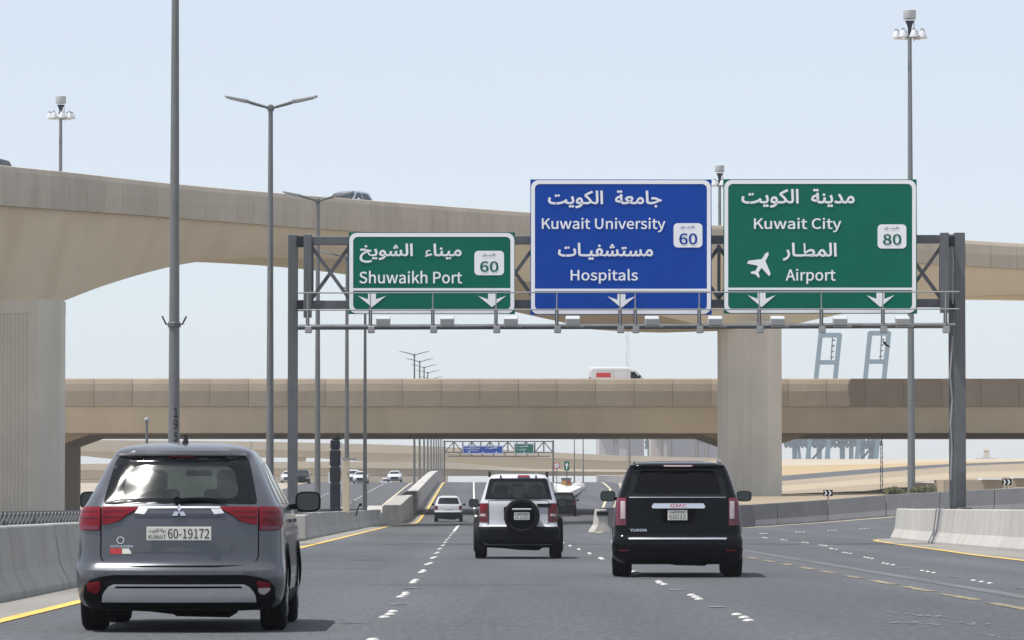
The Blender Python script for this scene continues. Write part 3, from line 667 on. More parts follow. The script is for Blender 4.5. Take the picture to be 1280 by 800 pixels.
low_crane('dense middle group of blue crane legs with lattice beams under the overpass', [(1024,6,0),(1035,4.5,0),(1053,6,0),(1064,5,0)], [(1016,1070,556),(1020,1070,550)])
low_crane('rightmost low blue crane legs with a diagonal stay under the overpass', [(1078,5,0),(1094,5.5,0),(1086,2,8)], [(1068,1098,553),(1070,1096,559)])
low_crane('small pale crane pieces between the two industrial blocks', [(811,3,0),(815,2,0)], [(806,818,553),(806,818,559)], 1500)
def lattice_mast(px, y0, y1, Y, label, wpx=4):
    r = empty('lattice_mast', at(px, y1, Y), 0, label, 'mast'); mb = MB(); n = 12; hw = wpx*Y/F/2
    b, t = at(px, y1, Y), at(px, y0, Y)
    for sx, sy in ((-1,-1),(1,-1),(1,1),(-1,1)): mb.beam(b+Vector((sx*hw,sy*hw,0)), t+Vector((sx*hw*.7,sy*hw*.7,0)), .03, .03)
    for i in range(n):
        p, q = b.lerp(t, i/n), b.lerp(t, (i+1)/n); s = 1 if i%2 else -1
        mb.beam(p+Vector((s*hw,-hw,0)), q+Vector((-s*hw,-hw,0)), .025, .025); mb.beam(p+Vector((s*hw,hw,0)), q+Vector((-s*hw,hw,0)), .025, .025)
    mb.build('mast_frame', 'rail', r, world=True); MB().tube([t, t+Vector((0,0,1.2))], .04, 6).build('antenna', 'mast', r, world=True)
lattice_mast(1102, 552, 621, 320, 'thin lattice mast standing on the sand slope left of the high mast', 3)
lattice_mast(784.5, 418, 600, 900, 'faint thin lattice mast rising behind the white van on the overpass', 4)
ct = empty('control_tower', at(1233,574,2200), 0, 'tiny distant tower on a wide dark base on the horizon at right', 'tower')
mb = MB(); p = at(1233,574,2200); s_ = 2200/F
mb.box((p.x,2200,p.z), (26*s_,6,2.6*s_)).build('base', 'crane_dark', ct, world=True)
MB().sweep([[(p.x+a*k*s_, 2200+b*k*s_, z) for a,b in ((-1,-1),(1,-1),(1,1),(-1,1))] for k,z in ((4.5,p.z+1.3*s_),(3,p.z+9*s_),(3.6,p.z+11*s_),(2,p.z+14*s_))]).build('tower_body', 'far_conc', ct, world=True)
# ------------------------------------------------------------------ lamp posts and masts
def make_lamp(big=False):
    r = empty('street_lamp', (0,0,0)); H = 12.75
    MB().tube([(0,0,0),(0,0,1.2),(0,0,H)], [.125,.12,.065], 12).build('pole', 'pole', r, smooth=50)
    MB().lathe([(.09,H-.05),(.1,H),(.09,H+.1),(.03,H+.14)], n=10).build('pole_top', 'steel', r)
    for s in (-1,1):
        for dy in (-.16,.16):
            a = MB(); a.tube([(0,dy*.2,H+.02),(s*.62,dy,H+.20)], .035, 6); a.build('arm', 'pole', r)
            m = MB(); m.sweep([[(x,dy-wd,z0),(x,dy+wd,z0),(x,dy+wd*.8,z0+h),(x,dy-wd*.8,z0+h)] for x,wd,z0,h in ((s*.58,.04,H+.17,.04),(s*.66,.09,H+.19,.07),(s*.85,.10,H+.23,.06),(s*1.3,.09,H+.345,.035),(s*1.36,.06,H+.37,.02))])
            hd = m.build('lamp_head', 'pole', r); MB().box((s*1.0,dy,H+.262), (.5,.16,.012), Matrix.Rotation(-s*.23,3,'Y')).build('lamp_lens', 'lampglass', hd)
    return r
L0 = make_lamp(); KIDS = {}
lampspec = [(-5.92,87,'nearest lamp post with black stencilled digits and hooked collar, above the grey car'),
 (-5.92,128,'tall twin-armed lamp post between the grey car roof and the gantry'), (-5.92,167,'twin-armed lamp post whose head crosses the flyover parapet, right of the gantry leg'),
 (-5.92,205.5,'lamp post passing behind the left edge of the smallest green sign'), (-5.92,240,'thin lamp post behind the middle of the smallest green sign')]
ORD = ['first and tallest','second','third','fourth','fifth','sixth','seventh','eighth','ninth','last and farthest']
lampspec += [(-5.25, 390+38*i, ORD[i]+' lamp post of the row receding beyond the overpass') for i in range(10)]
lampspec += [(at(718,600,560).x,560,'thin lamp post left of two standing right of the far gantry'),(at(729,600,540).x,540,'thin lamp post right of two standing beyond the speed sign'),(at(787,600,420).x,420,'thicker dark lamp post above the black car roof'),
  (at(292.5,600,700).x,700,'distant thin post above the grey car, leftmost of the far posts'),(at(314,600,640).x,640,'distant thin post just left of the second lamp post')]
lamps = []
for i, (x, Y, lab) in enumerate(lampspec):
    o = L0 if i == 0 else copy_tree(L0)
    z0 = zr(Y)-.1; o.location = (x, Y, z0); tag(o, lab, 'street lamp', 'lamps down the median' if i < 15 else 'lamps beyond the overpass')
    if i > 14: o.scale = (.75,.75,.52)
    lamps.append(o)
L0.name = 'street_lamp'
# collar hooks + digits on nearest lamp
r = lamps[0]; zc = at(219,406,87).z-r.location.z
MB().lathe([(.12,zc-.05),(.13,zc-.04),(.13,zc+.04),(.12,zc+.05)], n=12).build('collar', 'steel', r)
for s in (-1,1): MB().tube([(s*.1,0,zc),(s*.16,0,zc+.01),(s*.24,0,zc+.17)], .018, 6).build('hook', 'dark_metal', r)
def pole_fn(cx, cy, rad):
    def f(x, z, lift):
        a = max(-1.2, min(1.2, (x-cx)/rad)); return Vector((cx+(rad+lift)*math.sin(a), cy-(rad+lift)*math.cos(a), z))
    return f
for ch, y0, y1 in (('1',509.5,522),('9',524,537),('5',540,552)):
    p = at(220,y1,87); q = at(220,y0,87)
    lettering('digit', ch, (-5.92+.005,p.z,-5.92+.09,q.z), pole_fn(-5.92,87,.119), 'ink', r, bold=.04, proud=.004)
def make_mast():
    r = empty('high_mast', (0,0,0)); H = 32
    MB().tube([(0,0,0),(0,0,8),(0,0,H-1.6)], [.30,.26,.15], 14).build('mast_pole', 'mast', r, smooth=50)
    MB().lathe([(.13,H-1.7),(.14,H-1.2),(.2,H-.95),(.36,H-.68)], n=16).build('neck', 'dark_metal', r, smooth=40)
    MB().lathe([(.47,H-.56),(.49,H-.52),(.49,H),(.42,H+.03)], n=20).build('winch_housing', 'fixture', r, smooth=40)
    MB().tube([(1.05*math.cos(t),1.05*math.sin(t),H-1.75) for t in (i*math.pi/12 for i in range(25))], .05, 6).build('lamp_ring', 'mast', r)
    mb = MB()
    for i in range(4): t = i*math.pi/2+.3; mb.beam((0,0,H-1.75), (1.05*math.cos(t),1.05*math.sin(t),H-1.75), .06, .06)
    mb.tube([(.33,-.05,H-2),(.33,-.05,H-.6)], .03, 6); mb.build('spoke', 'mast', r)
    for i in range(8):
        t = i*math.pi/4+.2; c = Vector((math.cos(t), math.sin(t), 0))
        f = MB().lathe([(.10,.30),(.2,.16),(.33,-.12),(.34,-.18)], c=(c.x*1.05,c.y*1.05,H-1.62), n=10).build('floodlight', 'lampglass', r, smooth=40)
        MB().box((c.x*1.05,c.y*1.05,H-1.28), (.24,.24,.12)).build('control_gear', 'fixture', f)
    return r
mast0 = make_mast()
for i, (px, ytop, s_, lab) in enumerate(((1137,13,19.5,'tallest floodlight mast, rising at right behind the Kuwait City sign'),(76,120.5,15.6,'floodlight mast standing behind the left end of the flyover'),(899.5,207,14.2,'floodlight mast seen in the gap between the blue and the large green sign'))):
    o = mast0 if i == 0 else copy_tree(mast0); Y = F/s_; p = at(px, ytop, Y); o.location = (p.x, Y, p.z-32); tag(o, lab, 'light mast', 'high floodlight masts')
    o.scale = (.85,.85,1)
# small posts
def post(name, px, y0, y1, Y, rad, label, cat, m='mast'):
    r = empty(name, at(px,y1,Y), 0, label, cat); MB().tube([at(px,y1,Y), at(px,y0,Y)], rad, 8).build('post', m, r, world=True); return r
r = post('camera_post', 183.5, 527, 640, 200, .06, 'thin post with a small round camera above the grey car roof', 'camera post')
p = at(183.5,525,200); MB().lathe([(.03,-.12),(.09,-.08),(.12,.02),(.09,.1),(.03,.12)], c=p, n=12).build('camera_dome', 'fixture', r, world=True, smooth=50)
# ------------------------------------------------------------------ speed camera column and neighbours on the median
ycam = 190
r = empty('speed_camera_tower', at(419,640,ycam), 0, 'dark blue stacked speed camera column behind the median barrier', 'speed camera')
for a, b, hw, m in ((640,603,6.3,'dark_metal'),(602.8,583,6.7,'dark_metal'),(582.8,562,6.7,'dark_metal'),(561.8,549.5,6.0,'dark_metal')):
    mb = MB(); p, q = at(419-hw,a,ycam), at(419+hw,b,ycam); c = (p+q)/2; mb.box(c, (q.x-p.x, q.x-p.x, abs(q.z-p.z))); mb.build('camera_module', m, r, world=True, bevel=.06)
for y0, y1, sx in ((553,563,1),(572,588,1),(599,614,1),(590,604,-1)):
    p, q = at(419+sx*6.6,y1,ycam), at(419+sx*8.4,y0,ycam); c = (p+q)/2; c.y = ycam+.05; MB().box(c, (abs(q.x-p.x), .3, abs(q.z-p.z))).build('reflective_panel', 'white_sign', r, world=True)
p = at(421,548,ycam); MB().lathe([(.2,-.06),(.2,0),(.08,.05),(.05,.12)], c=p, n=12).build('cap', 'blk', r, world=True)
r = empty('concrete_post', at(432,640,194), 0, 'square beige concrete post with a thin cross arm right of the camera column', 'post')
p, q = at(428.2,642,194), at(436.8,574,194); MB().box(((p.x+q.x)/2,194.2,(p.z+q.z)/2), (q.x-p.x,.32,q.z-p.z)).build('post', 'far_conc', r, world=True, bevel=.02)
MB().beam(at(427,574,193.9), at(446,574,193.9), .08, .1).build('cross_arm', 'sign_back', r, world=True)
r = empty('tilted_panel', at(442,638,200), 0, 'small tilted grey sign back leaning above the median barrier', 'sign')
MB().box(at(441.5,631,200), (.22,.05,.36), Matrix.Rotation(.3,3,'Y')).build('panel', 'sign_back', r, world=True)
MB().tube([at(443,646,200.1), at(441.5,629,200.1)], .02, 6).build('stake', 'mast', r, world=True)
r = empty('signal_lamp', at(449,638,204), 0, 'small black lamp with bent stem on the barrier top beside the tilted panel', 'lamp')
MB().tube([at(445,645,204), at(447,636,204), at(450,631,204)], .035, 6).build('stem', 'blk', r, world=True)
MB().lathe([(.03,-.09),(.08,-.05),(.08,.05),(.03,.09)], c=at(450.5,631,204), axis='y', n=10).build('lamp_head', 'blk', r, world=True)
# steel lattice rail behind the barrier
rr = empty('lattice_guard_rail', (-6.25,50,0), 0, 'dark steel guard rail with zigzag lattice behind the left barrier', 'guard rail')
MB().beam((-6.25,42,1.0),(-6.25,150,1.0),.07,.05).build('top_rail', 'steel', rr, world=True)
MB().beam((-6.25,42,.8),(-6.25,150,.8),.07,.05).build('bottom_rail', 'steel', rr, world=True)
for k in range(27): MB().box((-6.25,42+4*k+.5,.45), (.08,.08,1.0)).build('post', 'steel', rr, world=True)
zz = None
for k in range(200):
    if zz is None:
        zz = MB(); zz.beam((-.03,0,-.0),(.03,.24,.17),.05,.05).beam((.03,.26,.17),(-.03,.5,0),.05,.05); zz = zz.build('lattice_bar', 'rail', rr); o = zz
    else: o = zz.copy(); COL.objects.link(o)
    o.location = (0, -7+k*.54, .815)
# chevrons along ramp barrier
def chevron(px, py, Y, label):
    r = empty('chevron_sign', at(px,py+8,Y), 0, label, 'chevron sign', 'chevron boards along the exit ramp')
    MB().tube([at(px,py+9,Y+.04), at(px,py,Y+.04)], .025, 6).build('post', 'steel', r, world=True)
    c = at(px,py,Y); MB().box(c, (.42,.03,.28)).build('board', 'blk', r, world=True)
    for dx in (-.1,.09):
        x0 = c.x+dx; mb = MB(); z = c.z; y = c.y-.02
        mb.add([(x0-.08,y,z+.11),(x0-.01,y,z+.11),(x0+.07,y,z),(x0-.01,y,z-.11),(x0-.08,y,z-.11),(x0,y,z)], [(0,1,2,5),(5,2,3,4)])
        mb.build('arrow', 'white_sign', r, world=True)
chevron(1035, 616.3, 198.6, 'black board with two white chevrons nearer the fluted pier')
chevron(1258.5, 602.5, 196.2, 'black board with two white chevrons at the right edge of the picture')
# ------------------------------------------------------------------ sign gantry
GY = 125.0
def gantry(): pass
g = empty('sign_gantry', at(365,640,GY), 0, 'grey steel truss gantry carrying three large road signs over the lanes', 'gantry')
def col(x0, x1, y0, y1, Y, name, m='steel', dep=None):
    p, q = at(x0,y1,Y), at(x1,y0,Y); wd = q.x-p.x
    return MB().box(((p.x+q.x)/2, Y, (p.z+q.z)/2), (wd, dep or wd, q.z-p.z)).build(name, m, g, world=True, bevel=.012)
col(359.5,372.5,293.5,644,GY+.3,'leg'); col(1193.8,1205.6,291,634,GY-.2,'leg'); col(1186.8,1192.8,293,634,GY+1.2,'leg')
col(379.5,389.8,293,397,GY-.5,'end_post'); col(1175.4,1185.6,291,391,GY-.5,'end_post')
for px, py in ((366,644),(1198,637)):
    p = at(px,py,GY); MB().box((p.x,GY+.3,p.z-.33), (.8,1.9,.7)).build('plinth', 'conc_light', g, world=True, bevel=.03)
    MB().box((p.x,GY+.2,p.z+.035), (.62,1.6,.04)).build('base_plate', 'steel', g, world=True)
ya, yb = GY-.35, GY+.75
for Y, nm in ((ya,'chord'),(yb,'chord')):
    for y in (301,381): MB().beam(at(384,y,Y), at(1181,y-2,Y), .2, .235).build(nm, 'steel', g, world=True, bevel=.01)
nb = 17
for k in range(nb+1):
    x = 390+(1176-390)*k/nb
    MB().beam(at(x,376,ya), at(x,306,ya), .09, .09).build('strut', 'steel', g, world=True)
    if k%2 == 0:
        for y in (301,380): MB().beam(at(x,y,ya), at(x,y,yb), .09, .09).build('strut', 'steel', g, world=True)
    if k < nb:
        x2 = 390+(1176-390)*(k+1)/nb; a, b = (309,373) if k%2 == 0 else (373,309)
        MB().beam(at(x,a,ya), at(x2,b,ya), .1, .1).build('diagonal', 'steel', g, world=True)
        MB().beam(at(x,b,yb), at(x2,a,yb), .1, .1).build('diagonal', 'steel', g, world=True)
for x in (375.5,1189.5):
    for y in (302,382):
        MB().box(at(x,y,GY-.1), (.22,.5,.3)).build('clamp', 'dark_metal', g, world=True, bevel=.02)
wy = GY-1.15
MB().tube([at(372,409,wy), at(1194,407,wy)], .075, 8).build('walkway_pipe', 'steel', g, world=True, smooth=50)
hang = [384.5,463,541,620,696,775,794,874,949,1026.6,1103.6,1181.8]
for x in hang:
    MB().beam(at(x,411,wy+.12), at(x,384,wy+.12), .1, .1).build('hanger', 'steel', g, world=True)
    MB().beam(at(x,411,wy+.1), at(x,411,GY-.4), .09, .09).build('bracket', 'steel', g, world=True)
    MB().box(at(x+1,412,wy), (.2,.16,.2)).build('pipe_clamp', 'rail', g, world=True, bevel=.02)
    MB().tube([at(x,407,wy-.06), at(x,365.5,wy-.06)], .018, 5).build('stanchion', 'rail', g, world=True)
for y in (365.5,387): MB().tube([at(372,y+.6,wy-.06), at(1199,y-.8,wy-.06)], .02, 6).build('hand_rail', 'rail', g, world=True)
for x in (479,559,638.5,716,815,894,972,1050,1128): # sign lights
    f = MB().box(at(x,400.5,wy-.25), (.40,.3,.2), Matrix.Rotation(.3,3,'X')).build('sign_light', 'fixture', g, world=True, bevel=.02)
    MB().box(at(x+3,408,wy-.12), (.5,.1,.05)).build('light_bracket', 'rail', g, world=True)
cab = MB(); cab.tube([at(1189,300,GY-.3), at(1191.5,330,GY-.35), at(1190,350,GY-.3), at(1191,380,GY-.35)], .025, 6).tube([at(1191,420,GY-.3), at(1187.5,470,GY-.35), at(1190.5,500,GY-.3), at(1188,530,GY-.35), at(1190,560,GY-.3), at(1188.5,600,GY-.3)], .025, 6)
cab.build('cable', 'rail', g, world=True)
for dx, m in ((0,'blk'),(3.5,'blk'),(6,'dark_metal')): # conduits running down over the barrier
    pts = [at(1189+dx,634,GY-.6), at(1187.5+dx*.9,640,GY-1.1), at(1184+dx*.8,658,GY-1.3), at(1181+dx*.8,672,GY-1.4), at(1175+dx*.9,682,GY-2.2)]
    MB().tube(pts, .03, 6).build('cable', m, g, world=True)
def rrect(x0, y0, x1, y1, r, n=5):
    pts = []
    for cx, cy, a in ((x1-r,y0+r,-90),(x1-r,y1-r,0),(x0+r,y1-r,90),(x0+r,y0+r,180)):
        for i in range(n+1): t = R_(a+90*i/n); pts.append((cx+r*math.cos(t), cy+r*math.sin(t)))
    return pts
SY = GY-.75
def flat(root, pts, m, name, lift, depth=.004, Y=SY):
    vs = [at(x,y,Y-lift) for x,y in pts]; bk = [v+Vector((0,depth,0)) for v in vs]; n = len(vs)
    return MB().add(vs+bk, [tuple(range(n)), tuple(reversed(range(n,2*n)))]+[(i,(i+1)%n,n+(i+1)%n,n+i) for i in range(n)]).build(name, m, root, world=True)
def ringface(root, outer, inner, m, name, lift, Y=SY):
    vs = [at(x,y,Y-lift) for x,y in outer+inner]; n = len(outer)
    return MB().add(vs, [(i,(i+1)%n,n+(i+1)%n,n+i) for i in range(n)]).build(name, m, root, world=True)
def sign_text(root, body, x0, y0, x1, y1, m='white_sign', arabic=False, bold=.02, lift=.012, Y=SY, name=None):
    a, b = at(x0,y1,Y), at(x1,y0,Y)
    return lettering(name or ('arabic_lettering' if arabic else 'lettering'), body, (a.x,a.z,b.x,b.z), lambda x,z,l: Vector((x, Y-lift-l, z)), m, root, bold=bold, arabic=arabic)
def arrow(root, cx, y0, y1, hw=17.5, sw=5, Y=SY, lift=.012, name='arrow'):
    h = y1-y0
    flat(root, [(cx-sw,y0),(cx+sw,y0),(cx+sw,y0+h*.42),(cx+hw,y0+h*.16),(cx,y1),(cx-hw,y0+h*.16),(cx-sw,y0+h*.42)], 'white_sign', name, lift, .003, Y)
def road_sign(x0, y0, x1, y1, face, label, name='direction_sign'):
    r = empty(name, at((x0+x1)/2,y1,SY), 0, label, 'road sign', 'direction signs on the gantry')
    p, q = at(x0,y1,SY), at(x1,y0,SY)
    MB().box(((p.x+q.x)/2, SY+.03, (p.z+q.z)/2), (q.x-p.x, .06, q.z-p.z)).build('sign_board', face, r, world=True)
    for k in range(4):
        x = x0+(x1-x0)*(k+.5)/4; MB().beam(at(x,y1-6,SY+.13), at(x,y0+8,SY+.13), .08, .1).build('back_rail', 'sign_back', r, world=True)
    ringface(r, rrect(x0+.8,y0+.8,x1-.8,y1-.8,9), rrect(x0+5.6,y0+5.6,x1-5.6,y1-5.6,6), 'white_sign', 'border', .008)
    flat(r, [(x0+5.2,y1-32.4),(x1-5.2,y1-32.4),(x1-5.2,y1-29.4),(x0+5.2,y1-29.4)], 'white_sign', 'divider', .010, .003)
    return r
def shield(r, x0, y0, x1, y1, num, m, nb, tb):
    flat(r, rrect(x0,y0,x1,y1,5), 'white_sign', 'route_shield', .010, .004)
    sign_text(r, num, *nb, m=m, bold=.03, lift=.016, name='route_number'); sign_text(r, 'طريـــق', *tb, m=m, arabic=True, bold=.01, lift=.016)
s1 = road_sign(435.8,290.4,643.7,392.6,'green_sign','smallest green sign reading Shuwaikh Port, leftmost on the gantry')
sign_text(s1, 'ميناء  الشويخ', 449.5,304.5,577,328.5, arabic=True, bold=.022); sign_text(s1, 'Shuwaikh Port', 449,338.6,577.7,354.4, bold=.022)
shield(s1, 593,313.5,630,344,'60','green_sign',(600,326.5,623,340),(603,316.3,620,320.6))
arrow(s1, 465, 367, 384); arrow(s1, 615, 367, 384)
s2 = road_sign(663,224.4,889.3,393.3,'blue_sign','large blue sign reading Kuwait University and Hospitals in the middle of the gantry')
sign_text(s2, 'جامعة  الكويت', 685,238,827,260.4, arabic=True, bold=.022); sign_text(s2, 'Kuwait University', 677.3,272.3,831.8,290.2, bold=.022)
sign_text(s2, 'مستشفيـات', 697.5,303.5,816.2,324.8, arabic=True, bold=.022); sign_text(s2, 'Hospitals', 713.3,336.4,797.3,354.4, bold=.022)
shield(s2, 842,279,878,309.3,'60','blue_sign',(849,291.5,871.5,305.8),(850.5,281.6,868.6,285.8)); arrow(s2, 776.8, 367.5, 385)
s3 = road_sign(904.6,224.2,1145.8,392,'green_sign','large green sign reading Kuwait City and Airport, rightmost on the gantry')
sign_text(s3, 'مدينة  الكويت', 926.8,236,1068.2,259.8, arabic=True, bold=.022); sign_text(s3, 'Kuwait City', 942.4,272.3,1051.6,290.2, bold=.022)
sign_text(s3, 'المطـار', 978.3,303.5,1045.8,326, arabic=True, bold=.022); sign_text(s3, 'Airport', 982,336,1044.4,355, bold=.022)
shield(s3, 1097,280.5,1133,310.6,'80','green_sign',(1103.6,292.5,1126.6,306.3),(1105,283,1124,287.2)); arrow(s3, 952, 366, 384); arrow(s3, 1100.5, 366, 384)
pl = [(0,-17),(2.2,-13.5),(2.6,-5),(16,5),(16,9),(2.6,4.5),(2.0,11.5),(6,15),(6,17.5),(0,15.5),(-6,17.5),(-6,15),(-2.0,11.5),(-2.6,4.5),(-16,9),(-16,5),(-2.6,-5),(-2.2,-13.5)]
an = R_(30); flat(s3, [(952+x*math.cos(an)-y*math.sin(an), 329.5+x*math.sin(an)+y*math.cos(an)) for x,y in pl], 'white_sign', 'aeroplane_symbol', .012, .003)
# far gantry
FY = 655
fg = empty('sign_gantry', at(556,600,FY), 0, 'small distant truss gantry with two signs over the crest of the road', 'gantry')
def fbeam(a, b, wd=.17, nm='chord'): MB().beam(at(*a,FY), at(*b,FY), wd, wd).build(nm, 'steel', fg, world=True)
for x in (555.5,691.5): MB().beam(at(x,612,FY), at(x,550.5,FY), .26, .26).build('leg', 'steel', fg, world=True)
fbeam((555,551.8),(692,551.8)); fbeam((555,565.5),(692,565.5))
for k in range(13):
    x = 556+k*11.25; fbeam((x,552),(x,565.5),.2,'strut')
    if k < 12: fbeam((x,552 if k%2 else 565.5),(x+11.25,565.5 if k%2 else 552),.16,'diagonal')
for k in range(8): x = 575+k*14; fbeam((x,565),(x,570.5),.16,'hanger')
fbeam((560,570.3),(688,570.3),.16,'walkway_pipe')
for x0, x1, m, lab, rows in ((578,629,'blue_sign','small blue sign on the left of the distant gantry',((581,559,600,561.2),(607,558.6,621,561),(583,562,598,564))),(642.5,667.5,'green_sign','small green sign on the right of the distant gantry',((645,557,660,559),(645,561,657,563)))):
    r = empty('direction_sign', at((x0+x1)/2,567,FY-.6), 0, lab, 'road sign', 'signs on the distant gantry'); y0 = 557 if m == 'blue_sign' else 554.2
    flat(r, [(x0,y0),(x1,y0),(x1,567.4),(x0,567.4)], m, 'sign_board', 0, .1, FY-.6)
    ringface(r, rrect(x0+.4,y0+.4,x1-.4,567,1.2,2), rrect(x0+1,y0+1,x1-1,566.4,.8,2), 'white_sign', 'border', .03, FY-.6)
    for a,b,c_,d_ in rows: sign_text(r, 'مدينة الكويت' if a < 600 else 'الكويت', a,b,c_,d_, arabic=True, lift=.05, Y=FY-.6, bold=.03)
    for k in range(3 if m == 'blue_sign' else 1): arrow(r, x0+(x1-x0)*(k+.5)/(3 if m == 'blue_sign' else 1), 564.6, 566.2, 1.8, .5, FY-.6, .05)
r = empty('speed_limit_sign', at(696,600,400), 0, 'round white speed limit sign with red ring beyond the white jeep', 'speed sign')
c = at(696,582,400); MB().lathe([(.30,0),(.30,.03)], c=c, axis='y', n=20).build('disc', 'red', r, world=True)
MB().lathe([(.215,-.012),(.215,0)], c=c-Vector((0,.005,0)), axis='y', n=20).build('disc_face', 'white_sign', r, world=True)
sign_text(r, '80', 694.3,580.6,697.7,583.4, m='ink', Y=400, lift=.03, name='number')
MB().tube([at(696,612,400.1), at(696,582,400.1)], .04, 6).build('post', 'steel', r, world=True)
r = empty('exit_sign', at(708,600,410), 0, 'small upright green sign with white arrow beside the speed limit sign', 'road sign')
flat(r, [(705.3,576.5),(711.8,576.5),(711.8,588),(705.3,588)], 'green_sign', 'sign_board', 0, .06, 410)
flat(r, [(708.9,586.5),(707.9,586.5),(708,582),(706.5,582.2),(708.6,578),(710.5,582),(709.2,582)], 'white_sign', 'arrow', .01, .004, 410)
MB().tube([at(708.5,612,410.1), at(708.5,587,410.1)], .05, 6).build('post', 'steel', r, world=True)
# ------------------------------------------------------------------ shrubs
def shrub(px0, px1, py0, py1, Y, label):
    a, b = at(px0,py1,Y), at(px1,py0,Y); W = b.x-a.x; H = b.z-a.z
    r = empty('shrub', ((a.x+b.x)/2, Y, a.z), 0, label, 'shrub', 'dusty shrubs on the sand slope'); tr = MB(); lf = MB()
    for k in range(7):
        t = random.uniform(0,6.28); q = Vector((math.cos(t)*W*.36, math.sin(t)*W*.3, H*random.uniform(.5,.8))); tr.tube([(0,0,-.2), q*.5+Vector((0,0,.1)), q], [.05,.03,.012], 5)
    cl = [Vector((random.uniform(-.42,.42)*W, random.uniform(-.35,.35)*W, H*random.uniform(.3,.78))) for _ in range(26)]
    for c in cl:
        for _ in range(55):
            p = c+Vector((random.gauss(0,.09)*W, random.gauss(0,.08)*W, random.gauss(0,.12)*H)); 
            if p.z < 0.05: continue
            e = Euler((random.uniform(0,6),random.uniform(0,6),random.uniform(0,6))).to_matrix(); s = random.uniform(.05,.11)
            lf.add([p+e@Vector(v)*s for v in ((-1,0,0),(0,.5,0),(1,0,.2),(0,-.5,0))], [(0,1,2,3)])
    tr.build('stem', 'bark', r); lf.build('foliage', 'leaf', r)
shrub(1106,1134,609,622,280,'low dusty green shrub left of the foot of the high mast')
shrub(1140,1167,607,621,280,'rounder dusty green shrub right of the foot of the high mast')
# ------------------------------------------------------------------ bird
b_ = at(1108,431,260); r = empty('bird', b_, 0, 'small dark bird flying right of the port cranes', 'bird')
MB().tube([(-.22,0,.12),(-.1,0,.06),(.06,0,-.04),(.16,0,-.1),(.24,0,-.13)], [.01,.05,.065,.035,.008], 8).build('bird_body', 'blk', r, smooth=60)
for s in (-1,1): MB().add([(.06,0,0),(-.1,0,.06),(-.26,s*.2,.24),(-.05,s*.2,.16),(.0,0,.02)], [(0,1,2,3,4)]).build('wing', 'blk', r)
# ------------------------------------------------------------------ vehicles
def rp(corners, r, n=4, m=5):
    """rounded polygon: every corner rounded by r, every edge split m times"""
    pts = []; N = len(corners)
    for i in range(N):
        a, b, c = Vector(corners[i-1]), Vector(corners[i]), Vector(corners[(i+1)%N]); rr = r[i] if hasattr(r,'__len__') else r
        u, v = (a-b), (c-b); rr = min(rr, u.length*.45, v.length*.45); u.normalize(); v.normalize()
        p, q = b+u*rr, b+v*rr
        for k in range(n+1):
            t = k/n; pts.append(p*(1-t)**2+b*2*t*(1-t)+q*t*t)
        nx, nn = Vector(corners[(i+1)%N]), Vector(corners[(i+2)%N]); r2 = min(r[(i+1)%N] if hasattr(r,'__len__') else r, (c-b).length*.45, (nn-nx).length*.45)
        e = nx+(b-nx).normalized()*r2
        for k in range(1, m): pts.append(q.lerp(e, k/m))
    return [tuple(p) for p in pts]
